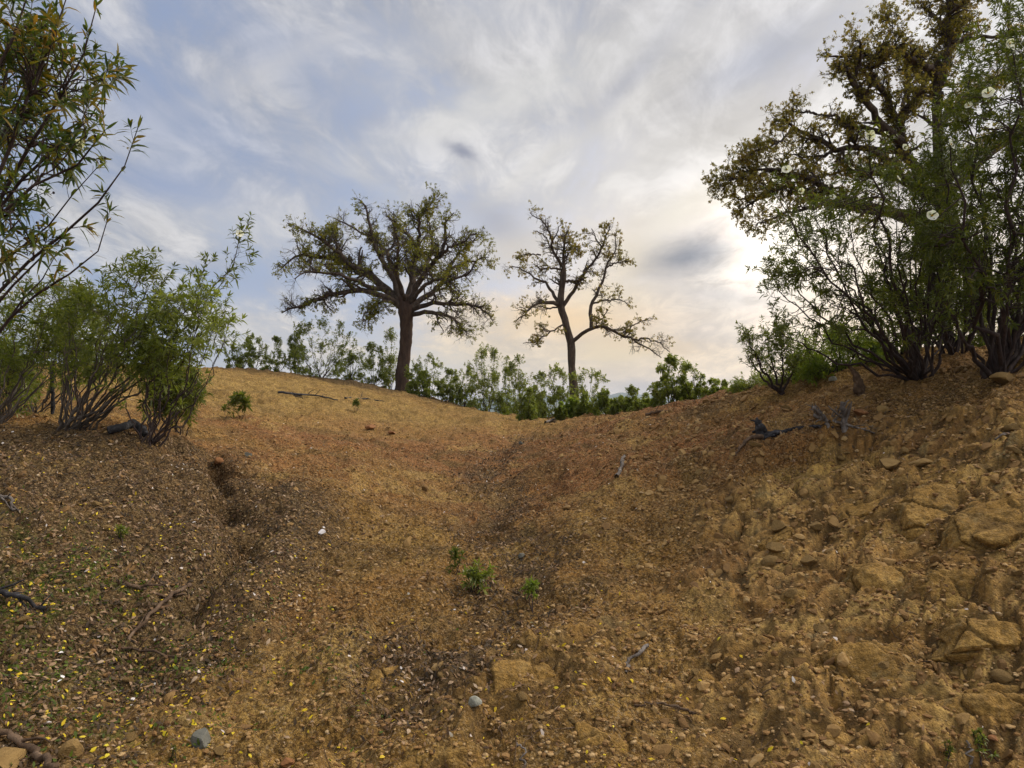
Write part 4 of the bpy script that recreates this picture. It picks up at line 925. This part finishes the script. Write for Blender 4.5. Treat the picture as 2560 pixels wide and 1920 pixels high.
stick('fallen_branch', 'thin dark branch lying level below the long forked branch', 'branch', [(235,1398,.01),(290,1413,.02),(350,1418,.01),(410,1432,.0)], (.008, .006), 'brown_wood', sub=(5, .2))
stick('fallen_branch', 'dark branch lying on yellow leaves, above the long forked branch', 'branch', [(255,1265,.01),(300,1280,.02),(350,1292,.01),(400,1290,.0)], (.014, .007), 'brown_wood', sub=(4, .25))
stick('fallen_branch', 'dark branch entering from the left edge on the yellow-flecked litter', 'branch', [(-60,1290,.03),(0,1296,.04),(50,1308,.03),(100,1325,.0)], (.018, .010), 'charred_wood', sub=(5, .25))
stick('fallen_branch', 'thick red-brown branch crossing the lower left corner', 'branch', [(-40,1598,.03),(20,1604,.03),(70,1632,.02),(120,1668,.01)], (.017, .013), 'brown_wood', sub=(3, .2))
stick('fallen_log', 'dark arched fallen log on the ground between the two left shrub bases', 'log', [(232,942,.04),(262,940,.06),(290,936,.10),(312,950,.05)], (.035, .045), 'charred_wood')
stick('fallen_branch', 'pale thin branch lying under the near shrub by the left edge', 'branch', [(-20,1075,.01),(20,1090,.02),(30,1110,.01)], (.014, .010), 'dead_wood', sub=(4, .25))
stick('dead_stick', 'short pale stick lying across the upper right bank', 'stick', [(2150,1160-205,.01),(2165,948,.02),(2178,940,.01)], (.008, .006), 'dead_wood')
stick('dead_branch', 'long thin dark fallen bough on the dry slope below the broad oak, left', 'dead branch', [(600,852,.03),(640,855,.02),(690,861,.02),(730,866,.0)], (.03, .012), 'charred_wood', sub=(6, .5))
stick('dead_branch', 'short dark fallen bough on the dry slope, nearest the broad oak trunk', 'dead branch', [(745,862,.02),(790,864,.02),(830,868,.0)], (.025, .012), 'charred_wood', sub=(5, .45))
stick('dead_stick', 'grey bleached stick lying on the red soil below the lime-green shrub', 'stick', [(1178,916,.02),(1200,908,.03),(1225,902,.01)], (.03, .02), 'dead_wood', sub=(3, .2))
stick('dead_stick', 'short dark stick lying on the brow below the pointed bush', 'stick', [(1395,900,.02),(1420,895,.03),(1450,890,.01)], (.025, .015), 'brown_wood', sub=(3, .2))

# ------------------------------------------------------------------ stones
def ico(sub):
    import bmesh
    bm = bmesh.new(); bmesh.ops.create_icosphere(bm, subdivisions=sub, radius=1.0)
    V = np.array([v.co[:] for v in bm.verts]); T = np.array([[v.index for v in f.verts] for f in bm.faces]); bm.free(); return V, T
IC1, IC3 = ico(1), ico(3)
def rock_shape(seed, sub=IC3):
    g = np.random.default_rng(seed); V, T = sub; V = V.copy()
    for _ in range(9):                                 # flat facets
        n = unit(g.normal(size=3)); k = g.uniform(.45, .8); d = V @ n; V = V - np.outer(np.maximum(0, d - k), n)
    V = V * (1 + .05 * pn(V[:, 0] * 3 + V[:, 2] * 2, V[:, 1] * 3 - V[:, 2], seed)[:, None])
    return V, T
def stone(u, v, wpx, asp, label, m, name='stone', sink=.25, rot=None, seed=None, group=None, cat='stone'):
    g = ground_px(u, v); s = wpx / 1475 * g[1] / 2
    V, T = rock_shape(seed or int(u + v)); V = V * np.array([1, .8, asp]) * s
    a = rng.uniform(0, 6.28) if rot is None else rot; ca, sa = math.cos(a), math.sin(a)
    V = V @ np.array([[ca, sa, 0], [-sa, ca, 0], [0, 0, 1]])
    mb = MB(); mb.add(V + g + np.array([0, 0, s * asp * (1 - sink) * .7]), None, T)
    o = mb.build(name, MAT[m], smooth=False, origin=g); return tag(o, label, cat, group)
stone(695, 1156, 20, .8, 'bright white quartz stone on the smooth brown mound, left of centre', 'white_stone', rot=.4, sink=0)
stone(1026, 1530, 34, .85, 'pale grey pointed stone in the foreground, just below centre', 'grey_stone', rot=0, sink=.05)
stone(438, 1608, 58, .8, 'dark grey-green rounded stone near the lower left, half buried', 'blue_grey_stone', 'stone', .35)
stone(618, 1655, 36, .6, 'small rust-red stone at the bottom edge, left of centre', 'rust_stone')
stone(536, 985, 24, .45, 'flat grey-green stone on the slope right of the dark hole', 'blue_grey_stone', rot=0)
stone(1127, 1208, 20, .6, 'small blue-grey stone on the litter of the path', 'blue_grey_stone')
stone(1126, 960, 14, .7, 'little grey stone on the slope below the spired shrub', 'blue_grey_stone')
stone(800, 926, 26, .5, 'reddish stone upright on the red soil, left one of two', 'rust_stone')
stone(846, 938, 24, .4, 'reddish flat stone on the red soil, right one of two', 'rust_stone')
stone(158, 1640, 60, .9, 'tan rounded stone at the bottom left beside the thick branch', 'ochre_stone', sink=.4)
stone(20, 1650, 90, .5, 'large pale brown stone cut by the lower left corner', 'ochre_stone', sink=.4)
stone(2145, 1605, 30, .5, 'flat orange stone beside the bright sprout at the lower right', 'rust_stone')
stone(2190, 785, 50, .5, 'orange boulder at the right edge, on the brow under the tall shrub', 'ochre_stone')
stone(2170, 830, 70, .5, 'broad ochre boulder at the right edge, just below the brow', 'ochre_stone', sink=.3)
stone(1860, 895, 40, .45, 'orange-brown rock right of the tangled grey twigs', 'rust_stone')
stone(1905, 893, 34, .6, 'rounded ochre rock, second to the right of the tangled twigs', 'ochre_stone')
stone(1920, 1015, 60, .5, 'tilted ochre slab with a sharp upper edge on the middle of the bank', 'ochre_stone', rot=.5)
stone(1990, 1010, 50, .5, 'angular orange slab right of the tilted one on the bank', 'ochre_stone', rot=-.3)
stone(1800, 825, 26, .5, 'whitish stone in front of the upright dead stump', 'grey_stone')
stone(470, 1005, 30, .6, 'dark clod in the mouth of the hole at the gully head', 'rust_stone')
SH = [rock_shape(900 + i) for i in range(6)]
proto = []
for i, (V, T) in enumerate(SH):
    me = bpy.data.meshes.new('stone'); me.from_pydata((V * np.array([1, .8, .6])).tolist(), [], T.tolist()); me.materials.append(MAT['ochre_stone']); proto.append(me)
k = 0
for _ in range(1200):
    if k >= 70: break
    u, v = rng.uniform(1500, 2230), rng.uniform(800, 1500)
    if v < 905 - (u - 1400) * .13 + 12: continue
    g = ground_px(u, v)
    if g[1] > 14: continue
    o = bpy.data.objects.new('stone', proto[k % 6]); C.objects.link(o)
    s = (.014 + .04 * rng.random() ** 2.4) * (1 + g[1] / 9)
    o.location = tuple(g + np.array([0, 0, s * .15])); o.scale = (s, s, s * rng.uniform(.7, 1.2)); o.rotation_euler = (rng.uniform(-.5, .5), rng.uniform(-.5, .5), rng.uniform(0, 6.28))
    tag(o, 'loose angular ochre stone strewn on the rocky right-hand bank', 'stone', 'loose stones on the right-hand bank'); k += 1
k = 0
for _ in range(500):
    if k >= 60: break
    u, v = rng.uniform(20, 1500), rng.uniform(1080, 1650)
    g = ground_px(u, v); o = bpy.data.objects.new('stone', proto[(k * 5) % 6]); C.objects.link(o)
    s = .014 + .03 * rng.random() ** 2.5
    o.location = tuple(g + np.array([0, 0, s * .1])); o.scale = (s, s, s * .9); o.rotation_euler = (rng.uniform(-.4, .4), rng.uniform(-.4, .4), rng.uniform(0, 6.28))
    tag(o, 'small brown stone lying on the eroded path or the hollow beside it', 'stone', 'small stones on the path and hollow'); k += 1

def scatter(n, dens, rmin=2.2, rmax=24, pw=.6):
    """points in front of the camera, kept by a density function"""
    m = n * 4; out = []
    r = (rmin ** pw + (rmax ** pw - rmin ** pw) * rng.random(m)) ** (1 / pw); th = np.radians(rng.uniform(-44, 44, m))
    x, y = r * np.sin(th), r * np.cos(th); keep = rng.random(m) < dens(x, y); x, y = x[keep][:n], y[keep][:n]
    return x, y
def gl(x, y, cx, cy, sx, sy): return np.exp(-((x - cx) / sx) ** 2 - ((y - cy) / sy) ** 2)
def surf_n(x, y):
    e = .03; return unit(np.stack([-(H(x + e, y) - H(x - e, y)) / (2 * e), -(H(x, y + e) - H(x, y - e)) / (2 * e), np.ones(len(x))], -1))
# gravel: crumbs and pebbles
def gravel():
    x, y = scatter(42000, lambda x, y: np.clip(.25 + .55 * sstep(.3, 2.5, x) + .35 * fbm(x * .9, y * .9, 3, 401), .04, 1) * np.clip(1.0 - y / 30, .1, 1), 2.3, 17, .35)
    n = len(x); z = H(x, y); V0, T0 = IC1
    s = .0035 + .011 * rng.random(n) ** 3.0; s *= (1 + .09 * y)
    sc3 = rng.uniform(.6, 1.3, (n, 1, 3)) * np.array([1, 1, .7]); V = V0[None] * sc3 * rng.uniform(.75, 1.15, (n, len(V0), 1))
    a = rng.uniform(0, 6.28, n); ca, sa = np.cos(a)[:, None], np.sin(a)[:, None]
    V = np.stack([V[..., 0] * ca - V[..., 1] * sa, V[..., 0] * sa + V[..., 1] * ca, V[..., 2]], -1) * s[:, None, None]
    V += np.stack([x, y, z + s * .25], -1)[:, None]
    T = (np.arange(n) * len(V0))[:, None, None] + T0[None]
    mb = MB(); mb.add(V.reshape(-1, 3), None, T.reshape(-1, 3)); tag(mb.build('gravel', MAT['gravel']), kind='stuff')
gravel()
def rubble():
    """broken angular rubble of the right-hand bank, too many to count"""
    x, y = scatter(8000, lambda x, y: np.clip(sstep(.2, 2.0, x) * (.40 + .7 * fbm(x * 1.1, y * 1.1, 3, 451)) * (1 - .55 * rockmask(x, y)) + .03, 0, 1), 2.4, 12, .35)
    n = len(x); z = H(x, y); N = surf_n(x, y); V0, T0 = ico(2); shp = []
    for k in range(12):
        g = np.random.default_rng(3000 + k); V = V0.copy()
        for _ in range(8):
            nn = unit(g.normal(size=3)); kk = g.uniform(.35, .75); V = V - np.outer(np.maximum(0, V @ nn - kk), nn)
        shp.append(V)
    shp = np.array(shp); s = (.006 + .026 * rng.random(n) ** 3.0) * (1 + .10 * y); s = np.minimum(s, .065)
    V = shp[rng.integers(0, 12, n)] * rng.uniform(.6, 1.25, (n, 1, 3)) * np.array([1.1, 1, .75])
    a = rng.uniform(0, 6.28, n); ca, sa = np.cos(a)[:, None], np.sin(a)[:, None]
    V = np.stack([V[..., 0] * ca - V[..., 1] * sa, V[..., 0] * sa + V[..., 1] * ca, V[..., 2]], -1)
    V[..., 2] += -V[..., 0] * N[:, None, 0] * -1 * 0 - (V[..., 0] * N[:, None, 0] + V[..., 1] * N[:, None, 1])
    V = V * s[:, None, None] + np.stack([x, y, z + s * .1], -1)[:, None]
    T = (np.arange(n) * len(V0))[:, None, None] + T0[None]
    mb = MB(); mb.add(V.reshape(-1, 3), None, T.reshape(-1, 3)); tag(mb.build('rubble', MAT['gravel_stone']), kind='stuff')
rubble()
SINK = {11: .26, 13: .28, 14: .30, 21: .32, 22: .32, 23: .33, 24: .33, 25: .33}
def block(u, v, wpx, hpx, dep, tilt, label, seed, m='bedrock'):
    """a bedrock block cropping out: rounded, cracked, sunk in the bank"""
    g = ground_px(u, v); k = g[1] / 1475; V, T = ico(6)
    r = np.random.default_rng(seed)
    for _ in range(11):
        n = unit(r.normal(size=3) * [1, 1, .9]); kk = r.uniform(.5, .82); V = V - np.outer(np.maximum(0, V @ n - kk), n) * .92
    q = V * np.array([wpx, (wpx + hpx) * dep, hpx]) * k / 2
    nrm = unit(V); c = 4.2
    dn = .045 * fbm(q[:, 0] * c + seed, q[:, 1] * c + q[:, 2] * 3.1, 5, seed, .6)
    f1, f2, rid, ox, oy = voro(q[:, 0] * 4.2 + q[:, 2] * 2.3 + .3 * pn(q[:, 0] * 6, q[:, 1] * 6, 3), q[:, 1] * 4.2 - q[:, 2] * 4.5, seed)
    dn = dn + .03 * (rid - .5) * sstep(0, .12, f2 - f1) - .025 * np.exp(-((f2 - f1) / .06) ** 2) + .010 * fbm(q[:, 0] * 22, (q[:, 1] + q[:, 2]) * 22, 3, seed + 5)
    q = q + nrm * dn[:, None]
    a = math.radians(-tilt * (1.0 if u > 1500 else .6)); q = q @ np.array([[math.cos(a), 0, math.sin(a)], [0, 1, 0], [-math.sin(a), 0, math.cos(a)]])
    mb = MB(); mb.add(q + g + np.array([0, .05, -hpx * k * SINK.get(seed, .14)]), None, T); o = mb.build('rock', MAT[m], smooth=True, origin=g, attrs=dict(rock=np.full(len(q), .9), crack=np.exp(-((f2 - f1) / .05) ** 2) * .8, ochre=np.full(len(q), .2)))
    tag(o, label, 'rock', 'bedrock blocks in the bank')
block(2070, 1250, 300, 170, .5, -12, 'largest smooth brown bedrock block in the right-hand bank, with a dark crack on its left', 11, 'soil')
block(2160, 1350, 330, 150, .5, -14, 'long ochre ledge of rock below the largest smooth block, at the right edge', 13, 'soil')
block(2000, 1420, 280, 130, .5, -10, 'low layered slab of bedrock under the long ochre ledge', 14, 'soil')
for (u_, v_, w_, h_, tl, sd_, lb) in ((1900, 1240, 240, 190, -32, 31, 'sunken rock slab left of the dark crack, beside the largest smooth block'), (1860, 1120, 220, 120, -30, 32, 'slanting rock rib on the bank just under the yellow hollow'),
      (2010, 1095, 230, 110, -28, 33, 'upper slanting rock rib, right of the yellow hollow'), (2180, 1120, 260, 150, -20, 34, 'broken rock face at the right edge, above the largest smooth block'),
      (1740, 1290, 230, 140, -26, 35, 'low rock slab furthest left in the bank, below the yellow hollow'), (1850, 1440, 260, 130, -16, 36, 'low rock slab left of the layered slab, near the foot of the bank'),
      (2150, 1520, 300, 120, -8, 37, 'lowest rock slab at the right edge'), (1690, 1160, 170, 100, -30, 38, 'small rock rib left of the slanting rib under the yellow hollow')):
    SINK[sd_] = .27; block(u_, v_, w_, h_, .5, tl, lb, sd_, 'soil')
block(1090, 1470, 260, 110, .5, -8, 'rounded rock hump in the middle foreground below the seedlings', 21, 'soil')
block(1250, 1610, 260, 120, .5, -18, 'rounded rock hump at the bottom, right of the grey pointed stone', 22, 'soil')
block(930, 1650, 260, 110, .5, -12, 'flat rock hump at the bottom edge, left of the grey pointed stone', 23, 'soil')
block(1490, 1620, 250, 110, .5, -14, 'low rock hump at the bottom, right of the level dark twig', 24, 'soil')
block(840, 1465, 200, 90, .5, -20, 'slanting rock hump left of the middle foreground hump', 25, 'soil')
def litter_den(x, y):
    cd, _ = seg_d(x, y, CEN); gd, _ = seg_d(x, y, GUL)
    n = fbm(x * 1.6, y * 1.6, 3, 411); n2 = sstep(.05, .45, fbm(x * 3.6, y * 3.6, 3, 412))
    d = .012 + 1.1 * np.exp(-(cd / .42) ** 2) * sstep(-.45, .15, n) + .8 * np.exp(-(gd / .4) ** 2) + .55 * sstep(-1.2, -2.2, x) * sstep(7.5, 6.5, y) + .10 * n2
    d += .45 * gl(x, y, -3.8, 6.6, 2.2, 1.2) + .5 * gl(x, y, -5.5, 24.5, 5, 2) + .22 * gl(x, y, .2, 12.5, 4, 3) + .25 * gl(x, y, 3.6, 6.8, 1.2, .8)
    return np.clip(d, 0, 1)
def litter(name, n, dens, mm, L, asp=(.25, .5), rmax=24, flat=.35, pw=.35):
    x, y = scatter(n, dens, 2.3, rmax, pw); n = len(x); z = H(x, y); N = surf_n(x, y)
    nr = unit(N + rng.normal(0, flat, N.shape)); ax = perp(nr)
    ln = rng.uniform(*L, n) * (1 + .05 * y); mb = MB()
    leaves(mb, np.stack([x, y, z + .006], -1) + N * rng.uniform(0, .01, (n, 1)), ax, nr, ln, ln * rng.uniform(*asp, n), rng.uniform(-.25, .35, n), 'lance')
    return mb
mb = litter('', 27000, litter_den, None, (.014, .038)); tag(mb.build('leaf_litter', MAT['dry_leaf']), kind='stuff')
mb = litter('', 30000, lambda x, y: np.clip(litter_den(x, y) * 1.2 - .12, 0, 1), None, (.012, .036)); tag(mb.build('leaf_litter', MAT['dark_leaf']), kind='stuff')
mb = litter('', 2700, lambda x, y: np.clip(.8 * sstep(-1.0, -2.0, x) * sstep(6.5, 4.5, y) * (.35 + sstep(-.2, .3, fbm(x * 2, y * 2, 2, 431))) + .10 * sstep(6, 4, y) * sstep(1.6, .5, x), 0, 1), None, (.012, .028), (.3, .6), 9); tag(mb.build('yellow_leaves', MAT['yellow_leaf']), kind='stuff')
mb = litter('', 500, lambda x, y: np.clip(litter_den(x, y) * .8 + .05, 0, 1), None, (.012, .026), (.3, .8), 16); tag(mb.build('pale_petals', MAT['pale_leaf']), kind='stuff')
mb = litter('', 14000, lambda x, y: sstep(0, .4, fbm(x * 2.4, y * 2.4, 3, 441) + .25) * np.clip(gl(x, y, -2.9, 3.8, 1.2, .9) * 1.5, 0, 1), None, (.012, .028), (.3, .6), 7, 1.0); tag(mb.build('ground_moss', MAT['moss_leaf']), kind='stuff')
def twigs():
    x, y = scatter(2600, lambda x, y: np.clip(litter_den(x, y) * .9 + .03, 0, 1), 2.3, 14, .35); n = len(x); K = 5
    z = H(x, y); a = rng.uniform(0, 6.28, n); L = rng.uniform(.04, .16, n) * (1 + .05 * y)
    P = np.zeros((n, K, 3)); d = a.copy(); P[:, 0, 0], P[:, 0, 1] = x, y
    for k in range(1, K):
        d = d + rng.normal(0, .25, n); P[:, k, 0] = P[:, k - 1, 0] + np.cos(d) * L / (K - 1); P[:, k, 1] = P[:, k - 1, 1] + np.sin(d) * L / (K - 1)
    P[..., 2] = H(P[..., 0].ravel(), P[..., 1].ravel()).reshape(n, K) + .006
    P[:, -1, 2] += rng.uniform(0, .03, n)
    R = rng.uniform(.0012, .003, n)[:, None] * np.linspace(1, .5, K)[None]
    mb = MB(); tubes(mb, P, R, 4); tag(mb.build('twig_litter', MAT['brown_wood'], smooth=True), kind='stuff')
twigs()
# ------------------------------------------------------------------ air between here and the far hills
def haze():
    x, y, z0, z1 = 6100, 6100, -60, 135
    v = [(sx * x, sy * y, zz) for zz in (z0, z1) for sx, sy in ((-1, -1), (1, -1), (1, 1), (-1, 1))]
    mb = MB(); mb.add(v, [(3, 2, 1, 0), (4, 5, 6, 7), (0, 1, 5, 4), (1, 2, 6, 5), (2, 3, 7, 6), (3, 0, 4, 7)])
    m = bpy.data.materials.new('haze_air'); m.use_nodes = True; t = NT(m.node_tree)
    for n in list(t.n): t.n.remove(n)
    out = t.node('ShaderNodeOutputMaterial'); p = t.node('ShaderNodeVolumePrincipled')
    p.inputs['Color'].default_value = (.62, .76, .98, 1); p.inputs['Density'].default_value = .00022
    t.l.new(p.outputs[0], out.inputs['Volume']); tag(mb.build('haze', m), kind='stuff')
haze()
